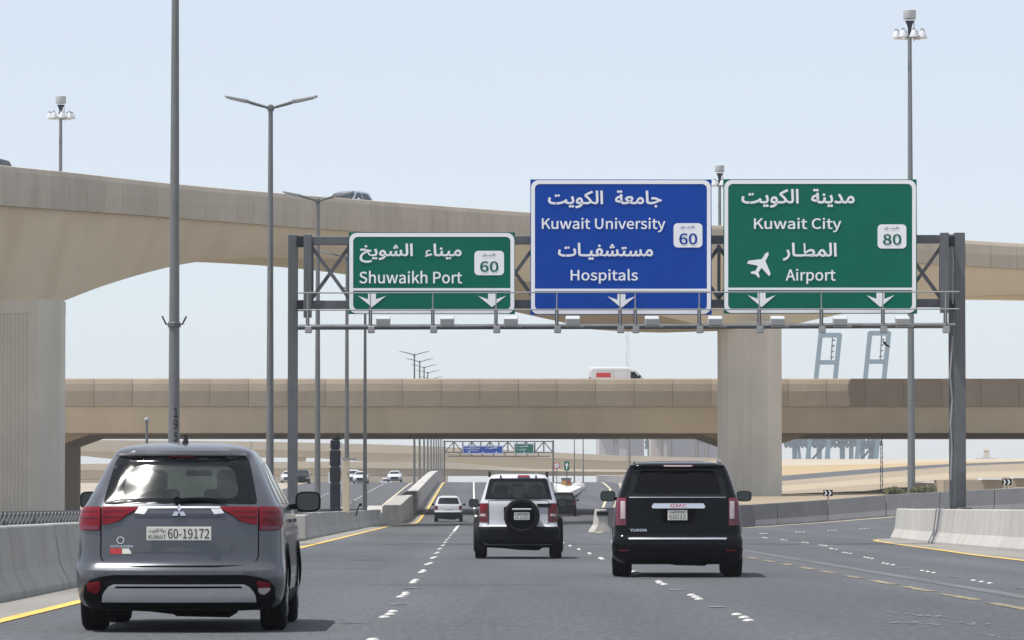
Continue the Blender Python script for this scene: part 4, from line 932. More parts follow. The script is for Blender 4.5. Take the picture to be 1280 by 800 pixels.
class Car:
    """body built from stacked horizontal outlines; every other part is laid on the same surface"""
    def __init__(s, name, tab, L, paint, label, cat, rc=.22, rf=.35, crown=.10, group=None):
        s.root = empty(name, (0,0,0), 0, label, cat, group); s.name = name; s.L = L; s.paint = paint
        zs = [t[0] for t in tab]; s.z0, s.z1 = zs[0], zs[-1]
        s.w = pchip(zs, [t[1] for t in tab]); s.yr = pchip(zs, [t[2] for t in tab]); s.yf = pchip(zs, [t[3] for t in tab])
        s.rc, s.rf, s.crown = rc, rf, crown
    def _pt(s, u, z, face):
        w = s.w(z); rc = min(s.rc if face == 'rear' else s.rf, w*.6); xs = w-rc; sg = 1 if u >= 0 else -1; a = abs(u)
        c = s.crown
        if a <= xs: x = a; y = c*(a/w)**2
        else:
            y0 = c*(xs/w)**2; t = (a-xs)/rc
            if t <= math.pi/2: x = xs+rc*math.sin(t); y = y0+rc*1.1*(1-math.cos(t))
            else: x = w; y = y0+rc*1.1+(a-xs-rc*math.pi/2)
        return Vector((sg*x, (s.yr(z)+y) if face == 'rear' else (s.yf(z)-y), z))
    def P(s, u, z, off=0, face='rear'):
        if face in ('left', 'right'):
            g = -1 if face == 'left' else 1; return Vector((g*(s.w(z)+off), u, z))
        p = s._pt(u, z, face)
        if off:
            t = s._pt(u+.004, z, face)-s._pt(u-.004, z, face); t.z = 0
            n = Vector((t.y, -t.x, 0)).normalized()
            if face == 'front': n = -n
            p = p+n*off
        return p
    def body(s, arches=(), arch_r=.39, cabin=None, dz=.035):
        n = max(12, int((s.z1-s.z0)/dz)); zs = [s.z0+(s.z1-s.z0)*(1-(1-k/n)**1.25) for k in range(n+1)]; loops = []
        for z in zs:
            w = s.w(z); lp = []
            rc = min(s.rc, w*.6); m = w-rc+rc*math.pi/2
            us = [-m+2*m*i/30 for i in range(31)]
            lp += [s._pt(u, z, 'rear') for u in us]
            a = lp[-1]; rf = min(s.rf, w*.6); m = w-rf+rf*math.pi/2; b = s._pt(m, z, 'front')
            lp += [a.lerp(b, k/6) for k in range(1,6)]
            us = [m-2*m*i/24 for i in range(25)]; fr = [s._pt(u, z, 'front') for u in us]; lp += fr
            a = fr[-1]; b = lp[0]; lp += [a.lerp(b, k/6) for k in range(1,6)]
            loops.append(lp)
        o = MB().sweep(loops).build('body', s.paint, s.root, smooth=38)
        cut = MB()
        for y in arches:
            for g in (-1,1):
                a, b = g*(s.w(.5)-.30), g*(s.w(.5)+.3)
                cut.lathe([(arch_r, min(a,b)), (arch_r, max(a,b))], c=(0,y,.34), axis='x', n=28)
        cobs = []
        if arches: cobs.append(cut.build('cutter', s.paint))
        if cabin: cobs.append(MB().prism(cabin, -1, s.L+1).build('cutter', s.paint))
        for c in cobs:
            md = o.modifiers.new('cut', 'BOOLEAN'); md.operation = 'DIFFERENCE'; md.object = c; md.solver = 'EXACT'
        if cobs:
            dg = bpy.context.evaluated_depsgraph_get(); me = bpy.data.meshes.new_from_object(o.evaluated_get(dg)); o.modifiers.clear(); me.name = 'body'
            me.materials.clear(); me.materials.append(M[s.paint]); me.materials.append(M['interior']); me.materials.append(M['under'])
            cw = max(abs(q[0]) for q in cabin)+.02 if cabin else 0
            for p in me.polygons:
                c = p.center; p.material_index = 0
                if cabin and c.z > .95 and abs(c.x) < cw and s.yr(c.z)+.25 < c.y < s.yf(c.z)-.25 and c.z < max(q[1] for q in cabin)+.01: p.material_index = 1
                for ay in arches:
                    d = math.hypot(c.y-ay, c.z-.34)
                    if d < arch_r+.01 and abs(c.x) < s.w(c.z)-.012 and c.z > s.z0+.005: p.material_index = 2
                if c.z < s.z0+.02: p.material_index = 2
            me.set_sharp_from_angle(angle=R_(38)); o.data = me
            for c in cobs: bpy.data.objects.remove(c)
        s.bodyo = o; return o
    def blob(s, name, m, poly, off=.006, depth=.012, face='rear', parent=None, K=5, label=None):
        cx = sum(p[0] for p in poly)/len(poly); cz = sum(p[1] for p in poly)/len(poly); N = len(poly); vs = []; fs = []
        vs += [s.P(x, z, off-depth, face) for x, z in poly]
        for k in range(K):
            t = 1-k/K; bulge = off+0.0; vs += [s.P(cx+(x-cx)*t, cz+(z-cz)*t, bulge, face) for x, z in poly]
        vs.append(s.P(cx, cz, off, face))
        for k in range(K): fs += [(k*N+i, k*N+(i+1)%N, (k+1)*N+(i+1)%N, (k+1)*N+i) for i in range(N)]
        fs += [(K*N+i, K*N+(i+1)%N, (K+1)*N) for i in range(N)]
        return MB().add(vs, fs).build(name, m, parent or s.root, smooth=35, label=label)
    def ring(s, name, m, outer, inner, off=.006, face='rear', K=3, parent=None):
        N = len(outer); vs = []; fs = []
        vs += [s.P(x, z, off-.01, face) for x, z in outer]
        for k in range(K+1):
            t = k/K; vs += [s.P(a[0]+(b[0]-a[0])*t, a[1]+(b[1]-a[1])*t, off, face) for a, b in zip(outer, inner)]
        vs += [s.P(x, z, off-.01, face) for x, z in inner]
        for k in range(K+2): fs += [(k*N+i, k*N+(i+1)%N, (k+1)*N+(i+1)%N, (k+1)*N+i) for i in range(N)]
        return MB().add(vs, fs).build(name, m, parent or s.root, smooth=35)
    def grid(s, name, m, Lt, Rt, off=.006, depth=.012, face='rear', nz=12, ns=16, parent=None, label=None):
        z0, z1 = Lt[0][0], Lt[-1][0]; vs = []; fs = []
        for j in range(nz+1):
            z = z0+(z1-z0)*j/nz; a, b = lerp(Lt, z), lerp(Rt, z)
            for i in range(ns+1): vs.append(s.P(a+(b-a)*i/ns, z, off, face))
        W = ns+1; fs += [(j*W+i, j*W+i+1, j*W+W+i+1, j*W+W+i) for j in range(nz) for i in range(ns)]
        idx = [(0,i) for i in range(ns)]+[(j,ns) for j in range(nz)]+[(nz,i) for i in range(ns,0,-1)]+[(j,0) for j in range(nz,0,-1)]
        base = len(vs)
        for j, i in idx:
            z = z0+(z1-z0)*j/nz; a, b = lerp(Lt, z), lerp(Rt, z); vs.append(s.P(a+(b-a)*i/ns, z, off-depth, face))
        n = len(idx)
        for k in range(n):
            j, i = idx[k]; j2, i2 = idx[(k+1)%n]; fs.append((j*W+i, base+k, base+(k+1)%n, j2*W+i2))
        return MB().add(vs, fs).build(name, m, parent or s.root, smooth=35, label=label)
    def line(s, name, m, pts, wd=.006, off=.002, face='rear', mb=None, parent=None):
        own = mb is None; mb = mb or MB(); q = []
        for a, b in zip(pts, pts[1:]):
            a, b = Vector(a), Vector(b); n = max(1, int((b-a).length/.05)); q += [a.lerp(b, k/n) for k in range(n)]
        q.append(Vector(pts[-1])); vs = []
        for i, p in enumerate(q):
            d = (q[min(i+1,len(q)-1)]-q[max(0,i-1)]).normalized(); n = Vector((-d.y, d.x))*wd/2
            for e in (p-n, p+n): vs.append(s.P(e.x, e.y, off, face))
        mb.add(vs, [(2*i,2*i+1,2*i+3,2*i+2) for i in range(len(q)-1)])
        return mb.build(name, m, parent or s.root) if own else mb
    def wheels(s, ys, r=.345, wd=.225, out=.0, rear_only=False, simple=False):
        for y in ys:
            for g in (-1,1):
                x = g*(s.w(.5)-wd/2-.012+out)
                prof = [(r*.62,-wd/2),(r*.9,-wd/2),(r*.975,-wd/2+.02),(r,-wd/2+.045),(r,wd/2-.045),(r*.975,wd/2-.02),(r*.9,wd/2),(r*.62,wd/2)]
                if not simple: prof[4:4] = [(r,-.05),(r-.009,-.048),(r-.009,-.038),(r,-.036),(r,-.004),(r-.009,-.002),(r-.009,.006),(r,.008),(r,.04),(r-.009,.042),(r-.009,.05),(r,.052)]
                t = MB().lathe([(0.02,prof[0][1]+.03)]+prof+[(0.02,prof[-1][1]-.03)], axis='x', n=32).build('wheel', 'tyre', s.root, smooth=30)
                t.location = (x, y, r)
                rm = MB(); rm.lathe([(.05,g*(wd/2-.01)),(r*.6,g*(wd/2-.03)),(r*.64,g*(wd/2+.004)),(r*.6,g*(wd/2-.05)),(.04,g*(wd/2-.06))], axis='x', n=24)
                for k in range(5):
                    a = k*2*math.pi/5; rm.beam((g*(wd/2-.0),0,0), (g*(wd/2-.0),math.cos(a)*r*.6,math.sin(a)*r*.6), .07, .02, up=Vector((1,0,0)))
                rm.build('rim', 'rim', t)
    def mirror(s, g, y, z, wd=.20, ht=.17, m='blk', arm=.06, glass=True):
        x0 = g*(s.w(z)-.01); xc = x0+g*(arm+wd/2); secs = []
        for yy, k in ((-.055,.93),(-.045,1.0),(.03,1.0),(.09,.7),(.115,.3)):
            secs.append([Vector((xc+a*k*wd/2, y+yy, z+ht*.3+b*k*ht/2)) for a, b in [(math.copysign(abs(math.cos(t))**.55,math.cos(t)), math.copysign(abs(math.sin(t))**.55,math.sin(t))) for t in (2*math.pi*i/20 for i in range(20))]])
        o = MB().sweep(secs).build('side_mirror', m, s.root, smooth=45)
        MB().beam((x0-g*.03,y+.02,z), (x0+g*(arm+.06),y+.02,z+.02), .07, .05).build('mirror_arm', 'blk', o)
        if glass:
            MB().add([(xc+a*wd/2*.86, y-.0565, z+ht*.3+b*ht/2*.84) for a, b in [(math.copysign(abs(math.cos(t))**.55,math.cos(t)), math.copysign(abs(math.sin(t))**.55,math.sin(t))) for t in (2*math.pi*i/20 for i in range(20))]], [tuple(range(20))]).build('mirror_glass', 'mirror', o)
        return o
    def plate(s, x, z, wd, ht, texts, y=None, dark=False):
        y = (y if y is not None else s.P(x, z).y-.012)
        o = MB().box((x, y-.004, z), (wd, .008, ht)).build('number_plate', 'plate', s.root, bevel=.002)
        for body, a, b, c_, d_, ar in texts:
            lettering('plate_lettering', body, (x-wd/2+wd*a, z-ht/2+ht*b, x-wd/2+wd*c_, z-ht/2+ht*d_), lambda X, Z, l: Vector((X, y-.0085-l, Z)), 'ink', o, bold=.012, arabic=ar, proud=.0015, world=False)
        return o
    def seat(s, x, y, z0, z1, wd=.5):
        o = MB().box((x, y, (z0+z1-.17)/2), (wd, .14, z1-.17-z0)).build('seat', 'seat', s.root, bevel=.03)
        MB().box((x, y, z1-.09), (.27, .11, .19)).build('head_rest', 'seat', o, bevel=.035); return o
    def underbody(s, y0, y1, z=.2, w_=.62):
        mb = MB(); mb.box((0,(y0+y1)/2+.2,z+.12), (w_*2,y1-y0-.2,.12)); mb.lathe([(.05,-.30),(.085,-.24),(.095,.22),(.05,.29)], c=(.2,y0+.2,z+.045), axis='x', n=14)
        mb.tube([(.45,y0+.02,z+.03),(.46,y0+.3,z+.05),(.3,y0+.6,z+.06)], .03, 8); mb.tube([(-.75,y0+.75,z+.05),(-.3,y0+.72,z+.03),(0,y0+.7,z+.015),(.3,y0+.72,z+.03),(.75,y0+.75,z+.05)], [.04,.04,.06,.04,.04], 10)
        mb.sweep([[(x,y0+.1,z+.16),(x,y0+.1,z+h),(x,y0+.5,z+h+.01),(x,y0+.5,z+.16)] for x,h in ((-.5,.09),(-.42,.03),(-.3,.015),(-.12,.02),(-.05,.08))])
        mb.build('underbody', 'under', s.root)
    def place(s, x, y, z=0, rz=0): s.root.location = (x, y, z); s.root.rotation_euler.z = rz; return s
# ---- grey crossover, nearest car
T = [(.19,.80,.22,4.45),(.24,.86,.09,4.55),(.33,.895,.025,4.62),(.45,.91,.0,4.66),(.52,.912,.0,4.67),(.545,.912,.006,4.66),(.572,.911,.03,4.65),(.590,.908,.074,4.64),(.62,.906,.082,4.62),(.70,.90,.087,4.58),(.85,.895,.095,4.48),(.98,.887,.105,4.2),
     (1.06,.868,.125,3.72),(1.13,.83,.165,3.45),(1.30,.745,.295,2.95),(1.45,.675,.41,2.62),(1.53,.628,.471,2.42),(1.553,.612,.44,2.35),(1.585,.590,.455,2.25),(1.612,.545,.55,2.1),(1.64,.46,.78,1.95),(1.66,.30,1.15,1.75)]
c = Car('parked_car', T, 4.67, 'grey_paint', 'grey crossover nearest the camera in the left lane, plate 60-19172', 'car', rc=.26, crown=.19)
c.root.name = 'grey_crossover'
inner = rp([(-.515,1.165),(.515,1.165),(.455,1.455),(-.455,1.455)], [.09,.09,.12,.12]); outer = rp([(-.672,1.118),(.672,1.118),(.598,1.535),(-.598,1.535)], [.03,.03,.06,.06])
c.body((.98,3.65), .385, cabin=rp([(-.515,1.165),(.515,1.165),(.455,1.455),(-.455,1.455)], [.09,.09,.12,.12], 4, 1))
c.ring('window_border', 'frit', outer, inner, .004); c.blob('rear_window', 'glass_rear', inner, .0035, .004)
c.blob('windscreen', 'glass_front', rp([(-.64,1.10),(.64,1.10),(.55,1.50),(-.55,1.50)], .06), .002, .004, face='front')
c.seat(-.36, 2.0, 1.1, 1.42); c.seat(.36, 2.0, 1.1, 1.42); c.seat(-.36,.98+.35,1.0,1.27); c.seat(.40,.98+.35,1.0,1.32)
o = MB().box((.02,2.72,1.405), (.25,.03,.065)).build('interior_mirror', 'seat', c.root, bevel=.02); MB().beam((.02,2.72,1.43),(.02,2.74,1.47),.02,.02).build('mirror_stem', 'seat', o)
MB().box((0,3.1,1.13), (1.3,.5,.12)).build('dashboard', 'dash', c.root, bevel=.03)
for g in (-1,1):                                        # tail lamps: inner and outer blocks
    A = [(.905,.665),(.97,.55),(1.02,.45),(1.07,.37),(1.09,.345)]
    Lt, Rt = [(z, x) for z, x in A], [(.885,.685),(.905,.685),(1.09,.685)]
    Lt = [(.935,.66),(.96,.53),(1.02,.46),(1.068,.37),(1.092,.345)]; Rt = [(.935,.672),(1.092,.672)]
    if g < 0: Lt, Rt = [(z,-x) for z,x in Rt], [(z,-x) for z,x in Lt]
    t = c.grid('tail_light', 'red_lens', Lt, Rt, .016, .03, nz=10, ns=10)
    Lt = [(.935,.64),(.96,.52),(1.0,.475)]; 
    Lo, Ro = [(.885,.690),(1.092,.690)], [(.885,.90),(.95,.97),(1.04,.99),(1.092,.93)]
    if g < 0: Lo, Ro = [(z,-x) for z,x in Ro], [(z,-x) for z,x in Lo]
    t2 = c.grid('tail_light', 'red_lens', Lo, Ro, .014, .03, nz=8, ns=12)
    for tt, u0, u1, z in ((t,.47,.66,1.055),(t,.5,.66,1.01),(t2,.71,.90,1.055),(t2,.71,.92,1.0)):
        c.line('lamp_strip', 'red_dark', [(g*u0,z),(g*u1,z)], .016, .019, parent=tt)
    c.grid('reverse_lens', 'maroon', [(.892,g*.70 if g>0 else -.86),(.925,g*.70 if g>0 else -.90)], [(.892,.86 if g>0 else -.70),(.925,.90 if g>0 else -.70)], .0175, .004, nz=2, ns=8, parent=t2)
    # chrome wing trim
    p = [(g*.345,1.092),(g*.385,1.035),(g*.30,1.025),(g*.265,1.08),(g*.27,1.092)]
    c.blob('chrome_wedge', 'satin', p if g > 0 else p[::-1], .022, .02, K=2)
    # reflector in bumper
    poly = rp([(g*.655,.45),(g*.79,.43),(g*.775,.36),(g*.70,.325),(g*.665,.37)], .02, 3, 3)
    hs = c.blob('bumper_reflector_housing', 'blk', poly, .012, .02)
    if g < 0: c.blob('reflector', 'red_lens', rp([(-.68,.445),(-.80,.43),(-.79,.36),(-.71,.33),(-.675,.375)], .02, 3, 3), .022, .012)
    else:
        c.blob('reflector', 'red_lens', rp([(.67,.447),(.775,.437),(.79,.392),(.68,.388)], .012, 3, 3), .022, .012)
        c.blob('reverse_lens', 'clear_lens', rp([(.68,.385),(.79,.388),(.775,.355),(.73,.325),(.69,.34)], .015, 3, 3), .022, .012)
c.grid('chrome_trim', 'satin', [(1.078,-.345),(1.094,-.35)], [(1.078,.345),(1.094,.35)], .026, .03, nz=2, ns=20)
c.grid('tailgate_ledge', 'grey_paint', [(1.025,-.31),(1.076,-.29)], [(1.025,.31),(1.076,.29)], .018, .02, nz=3, ns=16)
c.grid('tailgate_ledge', 'grey_paint', [(1.005,-.38),(1.025,-.40)], [(1.005,.38),(1.025,.40)], .012, .02, nz=3, ns=16)
c.grid('spoiler', 'satin', [(1.536,-.58),(1.556,-.575)], [(1.536,.58),(1.556,.575)], .012, .03, nz=2, ns=24)
c.grid('brake_light', 'red_dark', [(1.520,-.10),(1.538,-.11)], [(1.520,.10),(1.538,.11)], .016, .02, nz=1, ns=6)
g_ = MB()
c.line('', '', [(-.685,1.08),(-.685,.66),(-.655,.61),(-.60,.588),(-.3,.580),(.3,.580),(.60,.588),(.655,.61),(.685,.66),(.685,1.08)], .009, .0025, mb=g_)
for u in (.69,): c.line('', '', [(-.93,.885),(-.93,.62),(-.97,.5)], .006, .002, mb=g_); c.line('', '', [(.93,.885),(.93,.62),(.97,.5)], .006, .002, mb=g_)
for g in ('left','right'):
    c.line('', '', [(1.35,.45),(1.5,.9),(1.45,1.08)], .007, .002, g, mb=g_); c.line('', '', [(2.35,.3),(2.35,1.1)], .007, .002, g, mb=g_); c.line('', '', [(3.3,.35),(3.35,1.05)], .007, .002, g, mb=g_)
    c.grid('side_window', 'glass_black', [(1.12,.85),(1.3,1.05),(1.48,1.35)], [(1.12,3.2),(1.3,2.85),(1.48,2.35)], .004, .006, g, nz=8, ns=20)
    for y in (1.6,2.45): c.grid('window_pillar', 'blk', [(1.12,y),(1.48,y)], [(1.12,y+.1),(1.48,y+.08)], .006, .004, g, nz=8, ns=1)
    c.grid('sill_moulding', 'blk', [(.22,1.42),(.34,1.40)], [(.22,3.2),(.34,3.22)], .012, .02, g, nz=3, ns=6)
    for y in (1.9,2.9): c.grid('door_handle', 'grey_paint', [(.95,y-.1),(.98,y-.1)], [(.95,y+.08),(.98,y+.08)], .03, .03, g, nz=1, ns=3)
    sg = -1 if g == 'left' else 1
    for ay in (.98,3.65):
        mb = MB(); secs = []
        for k in range(17):
            a = math.pi*(-.06+1.12*k/16); xo = sg*(c.w(.34+.4*math.sin(a)*.98)); secs.append([Vector((xo+sg*dx, ay+rr*math.cos(a), .34+rr*math.sin(a))) for rr, dx in ((.382,-.03),(.382,.012),(.43,.014),(.43,-.03))])
        mb.sweep(secs).build('wheel_arch_trim', 'blk', c.root, smooth=40)
tag(g_.build('panel_gap', 'under', c.root), kind='stuff')
c.grid('lower_bumper', 'blk', [(.20,-.82),(.30,-.86),(.40,-.84),(.46,-.77),(.495,-.64),(.508,-.5)], [(.20,.82),(.30,.86),(.40,.84),(.46,.77),(.495,.64),(.508,.5)], .006, .02, nz=12, ns=36)
c.grid('skid_plate', 'satin', [(.262,-.665),(.33,-.66),(.40,-.60),(.418,-.56)], [(.262,.665),(.33,.66),(.40,.60),(.418,.56)], .026, .035, nz=8, ns=24)
c.grid('skid_slot', 'under', [(.385,-.55),(.402,-.53)], [(.385,.55),(.402,.53)], .029, .004, nz=1, ns=20)
c.grid('bumper_crease', 'grey_paint', [(.500,-.70),(.525,-.74)], [(.500,.70),(.525,.74)], .016, .02, nz=2, ns=24)
c.grid('plate_recess', 'grey_paint', [(.70,-.42),(.74,-.47),(.985,-.40)], [(.70,.42),(.74,.47),(.985,.40)], .004, .006, nz=4, ns=16)
c.plate(0, .857, .56, .118, [('60-19172',.33,.14,.97,.86,False),('KUWAIT',.03,.10,.30,.42,False),('دولة الكويت',.03,.56,.30,.88,True)])
for a in (90,210,330):                                   # three-diamond emblem
    pts = [(0,0),(.022,.032),(0,.068),(-.022,.032)]; t = R_(a-90)
    q = [(x*math.cos(t)-z*math.sin(t), 1.047+x*math.sin(t)+z*math.cos(t)) for x, z in pts]
    MB().add([c.P(x,z,.032) for x,z in q]+[c.P(x,z,.015) for x,z in q], [(0,1,2,3),(0,4,5,1),(1,5,6,2),(2,6,7,3),(3,7,4,0)]).build('emblem', 'chrome', c.root)
lettering('badge_lettering', 'OUTLANDER', (-.60,.737,-.40,.757), lambda x,z,l: c.P(x,z,.003+l), 'chrome', c.root, bold=.02, world=False)
c.grid('sticker', 'red', [(.68,-.60),(.73,-.60)], [(.68,-.50),(.73,-.50)], .004, .004, nz=1, ns=3)
c.grid('sticker', 'plate', [(.682,-.495),(.728,-.495)], [(.682,-.415),(.728,-.415)], .004, .004, nz=1, ns=3)
mb = MB(); vs = []
for k in range(24): a = k*math.pi/12; vs += [c.P(-.51+r_*math.cos(a), .80+r_*.95*math.sin(a), .0035) for r_ in (.026,.034)]
mb.add(vs, [(2*k,2*k+1,(2*k+3)%48,(2*k+2)%48) for k in range(24)]).build('emblem', 'satin', c.root)
mb = MB(); pts = [c.P(-.02+.42*t/6, 1.145+.02*math.sin(t/6*3)-.012*t/6, .03) for t in range(7)]
mb.tube(pts, [.022,.018,.016,.014,.012,.010,.007], 6); o = mb.build('rear_wiper', 'blk', c.root, smooth=40); MB().lathe([(.03,-.02),(.03,.02)], c=c.P(-.02,1.15,.035), axis='y', n=10).build('wiper_hub', 'blk', o)
MB().sweep([[Vector((x,y,z)) for x,y,z in ((-.025+.01*k,.95+k*.03,1.64),(.025-.01*k,.95+k*.03,1.64),(.012-.004*k,1.0+k*.06,1.64+h),(-.012+.004*k,1.0+k*.06,1.64+h))] for k,h in ((0,.09),(1,.05),(2,.01))]).build('roof_antenna', 'blk', c.root)
mb = MB(); mb.sweep([[Vector((a*.03*(1-k*.7), .95+.1*k+b*.10*(1-k*.4), 1.63+.085*k)) for a,b in ((-1,-1),(1,-1),(1,1),(-1,1))] for k in (0,.5,1)]).build('antenna_fin', 'blk', c.root, smooth=40)
c.mirror(-1, 2.85, 1.10, .19, .165, arm=.06); c.mirror(1, 2.85, 1.08, .235, .19, arm=.06)
c.wheels((.98,3.65)); c.underbody(.3, 4.0, .17)
c.place((227-592)/143.0, F/143.0-.35, 0, R_(.25)); c.root.scale = (1,1,1)
# ---- white boxy jeep with spare wheel
T = [(.28,.70,.24,4.0),(.33,.79,.05,4.15),(.39,.82,.0,4.2),(.60,.83,.0,4.25),(.66,.82,.02,4.25),(.695,.80,.10,4.25),(.9,.81,.125,4.2),(1.0,.81,.13,4.1),(1.12,.80,.14,3.3),(1.2,.78,.165,3.1),(1.4,.715,.235,2.85),(1.6,.655,.31,2.6),(1.68,.63,.335,2.5),(1.71,.60,.37,2.45),(1.74,.53,.5,2.3),(1.76,.40,.8,2.0)]
c = Car('white_jeep', T, 4.3, 'white_car', 'white boxy jeep with a dark spare wheel on its tailgate, in the middle', 'jeep', rc=.16, crown=.05)
wi = [(-.60,1.27),(.60,1.27),(.53,1.60),(-.53,1.60)]
inner = rp(wi, [.06,.06,.1,.1]); outer = rp([(-.70,1.225),(.70,1.225),(.605,1.665),(-.605,1.665)], [.03,.03,.07,.07])
c.body((.85,3.4), .40, cabin=rp(wi, [.06,.06,.1,.1], 4, 1))
c.ring('window_border', 'frit', outer, inner, .006); c.blob('rear_window', 'glass_mid', inner, .005, .005)
c.blob('windscreen', 'glass_front', rp([(-.62,1.17),(.62,1.17),(.55,1.62),(-.55,1.62)], .06), .002, .004, face='front')
for x in (-.36,.36): c.seat(x, 1.8, 1.15, 1.53, .52)
MB().box((0,2.55,1.53), (.24,.03,.07)).build('interior_mirror', 'seat', c.root, bevel=.02)
c.grid('bumper', 'blk', [(.30,-.96),(.45,-1.0),(.665,-.95)], [(.30,.96),(.45,1.0),(.665,.95)], .03, .05, nz=8, ns=30)
c.grid('bumper_step', 'fixture', [(.667,-.60),(.682,-.58)], [(.667,.60),(.682,.58)], .028, .05, nz=1, ns=12)
for g in (-1,1):
    a, b = sorted((g*.625, g*.815))
    t = c.grid('tail_light', 'red_dark', [(.76,a),(1.15,a)], [(.76,b),(1.15,b)], .022, .04, nz=6, ns=8)
    c.grid('lamp_segment', 'red_lens', [(1.0,a+.02),(1.13,a+.02)], [(1.0,b-.02),(1.13,b-.02)], .026, .01, nz=3, ns=6, parent=t)
    c.grid('lamp_segment', 'clear_lens', [(.88,a+.03),(.93,a+.03)], [(.88,b-.05),(.93,b-.05)], .026, .01, nz=3, ns=6, parent=t)
    c.grid('bumper_corner', 'white_car', [(.685,g*.64 if g>0 else -.80),(.735,g*.64 if g>0 else -.80)], [(.685,.80 if g>0 else -.64),(.735,.80 if g>0 else -.64)], .035, .04, nz=2, ns=6)
    for ay in (.85,3.4):
        secs = []
        for k in range(19):
            an_ = math.pi*(-.14+1.28*k/18); secs.append([Vector((g*x, ay+rr*math.cos(an_), .36+rr*math.sin(an_))) for rr, x in ((.39,.72),(.39,.915),(.44,.93),(.50,.91),(.53,.80),(.53,.72))])
        MB().sweep(secs).build('fender_flare', 'blk', c.root, smooth=40)
    MB().tube([(g*.60,.45,1.70),(g*.60,.6,1.79),(g*.60,2.2,1.80),(g*.60,2.35,1.72)], .022, 8).build('roof_rail', 'blk', c.root, smooth=50)
    MB().box((g*.365,.32,1.70), (.035,.06,.06)).build('window_hinge', 'blk', c.root, bevel=.01)
    c.grid('side_window', 'glass_black', [(1.22,.6),(1.62,.8)], [(1.22,3.0),(1.62,2.45)], .004, .006, 'left' if g<0 else 'right', nz=6, ns=8)
c.grid('brake_light', 'red_lens', [(1.69,-.02),(1.735,-.0)], [(1.69,.24),(1.735,.22)], .03, .04, nz=2, ns=4)
g_ = MB(); c.line('', '', [(-.615,1.2),(-.615,.70)], .01, .003, mb=g_); c.line('', '', [(.615,1.2),(.615,.70)], .01, .003, mb=g_); c.line('', '', [(-.62,1.205),(.62,1.205)], .012, .003, mb=g_); tag(g_.build('panel_gap', 'under', c.root), kind='stuff')
c.grid('tailgate_handle', 'blk', [(1.07,.40),(1.14,.38)], [(1.07,.66),(1.14,.68)], .03, .04, nz=2, ns=4)
MB().beam((-.30,.0,1.0),(.1,.02,1.0),.12,.16).build('spare_carrier', 'blk', c.root, bevel=.02)
sx, sz = .07, .885
sp = MB().lathe([(.05,.12),(.33,.12),(.365,.09),(.372,.0),(.365,-.09),(.34,-.125),(.29,-.13),(.27,-.10),(.25,-.09),(.05,-.085)], c=(sx,-.03,sz), axis='y', n=36).build('spare_wheel', 'tyre', c.root, smooth=35)
MB().lathe([(.29,-.11),(.292,-.128),(.30,-.13),(.31,-.11)], c=(sx,-.03,sz), axis='y', n=36).build('spare_cover_ring', 'blk', sp, smooth=35)
MB().beam((sx-.2,-.17,sz+.14),(sx+.2,-.17,sz+.14),.05,.035).build('plate_lamp_bar', 'fixture', sp, bevel=.01)
c.plate(sx, sz+.0, .32, .155, [('24-18365',.05,.08,.95,.5,False),('الكويت',.08,.58,.5,.9,True),('KUWAIT',.55,.60,.93,.88,False)], y=-.165)
c.mirror(-1, 2.85, 1.10, .21, .18, arm=.05); c.mirror(1, 2.85, 1.10, .21, .18, arm=.05)
c.wheels((.85,3.4), .36, .235, .085); c.underbody(.3, 3.8, .22)
c.place((648-592)/60.5, F/60.5, 0, R_(-.5))
# ---- black full-size suv
T = [(.20,.84,.26,4.9),(.26,.94,.10,5.0),(.33,.99,.03,5.05),(.45,1.005,.0,5.08),(.56,1.005,.0,5.1),(.61,1.0,.02,5.1),(.645,.985,.08,5.1),(.75,.982,.095,5.08),(1.0,.965,.105,5.0),(1.12,.95,.115,4.6),(1.2,.93,.135,4.0),(1.28,.90,.18,3.8),(1.5,.83,.275,3.4),(1.66,.77,.35,3.1),(1.705,.74,.315,3.0),(1.735,.70,.34,2.9),(1.765,.61,.52,2.6),(1.79,.42,.95,2.3)]
c = Car('black_suv', T, 5.1, 'black_car', 'large black suv with chrome tailgate bar, right of the white jeep', 'suv', rc=.17, crown=.07)
wi = [(-.68,1.28),(.68,1.28),(.58,1.64),(-.58,1.64)]; inner = rp(wi, [.05,.05,.08,.08]); outer = rp([(-.775,1.232),(.775,1.232),(.665,1.70),(-.665,1.70)], [.03,.03,.05,.05])
c.body((1.15,4.1), .43, cabin=rp(wi, [.05,.05,.08,.08], 4, 1))
c.ring('window_border', 'frit', outer, inner, .005); c.blob('rear_window', 'glass_dark', inner, .0045, .005)
c.blob('windscreen', 'glass_dark', rp([(-.72,1.24),(.72,1.24),(.62,1.66),(-.62,1.66)], .06), .002, .004, face='front')
for x in (-.44,.44): c.seat(x, 1.9, 1.15, 1.60, .5)
MB().box((0,2.9,1.55), (.3,.03,.09)).build('interior_mirror', 'seat', c.root, bevel=.02)
c.line('window_seam', 'chrome', [(-.74,1.228),(.74,1.228)], .008, .006)
c.grid('spoiler', 'black_car', [(1.69,-.70),(1.725,-.68)], [(1.69,.70),(1.725,.68)], .06, .08, nz=3, ns=24)
c.grid('brake_light', 'red_dark', [(1.694,-.20),(1.725,-.23)], [(1.694,.22),(1.725,.25)], .066, .02, nz=2, ns=8)
c.grid('brake_lens', 'clear_lens', [(1.70,-.19),(1.72,-.21)], [(1.70,.21),(1.72,.23)], .069, .01, nz=1, ns=8)
bar = c.grid('chrome_bar', 'chrome', [(1.058,-.375),(1.08,-.395),(1.135,-.365)], [(1.058,.405),(1.08,.425),(1.135,.395)], .04, .05, nz=6, ns=16)
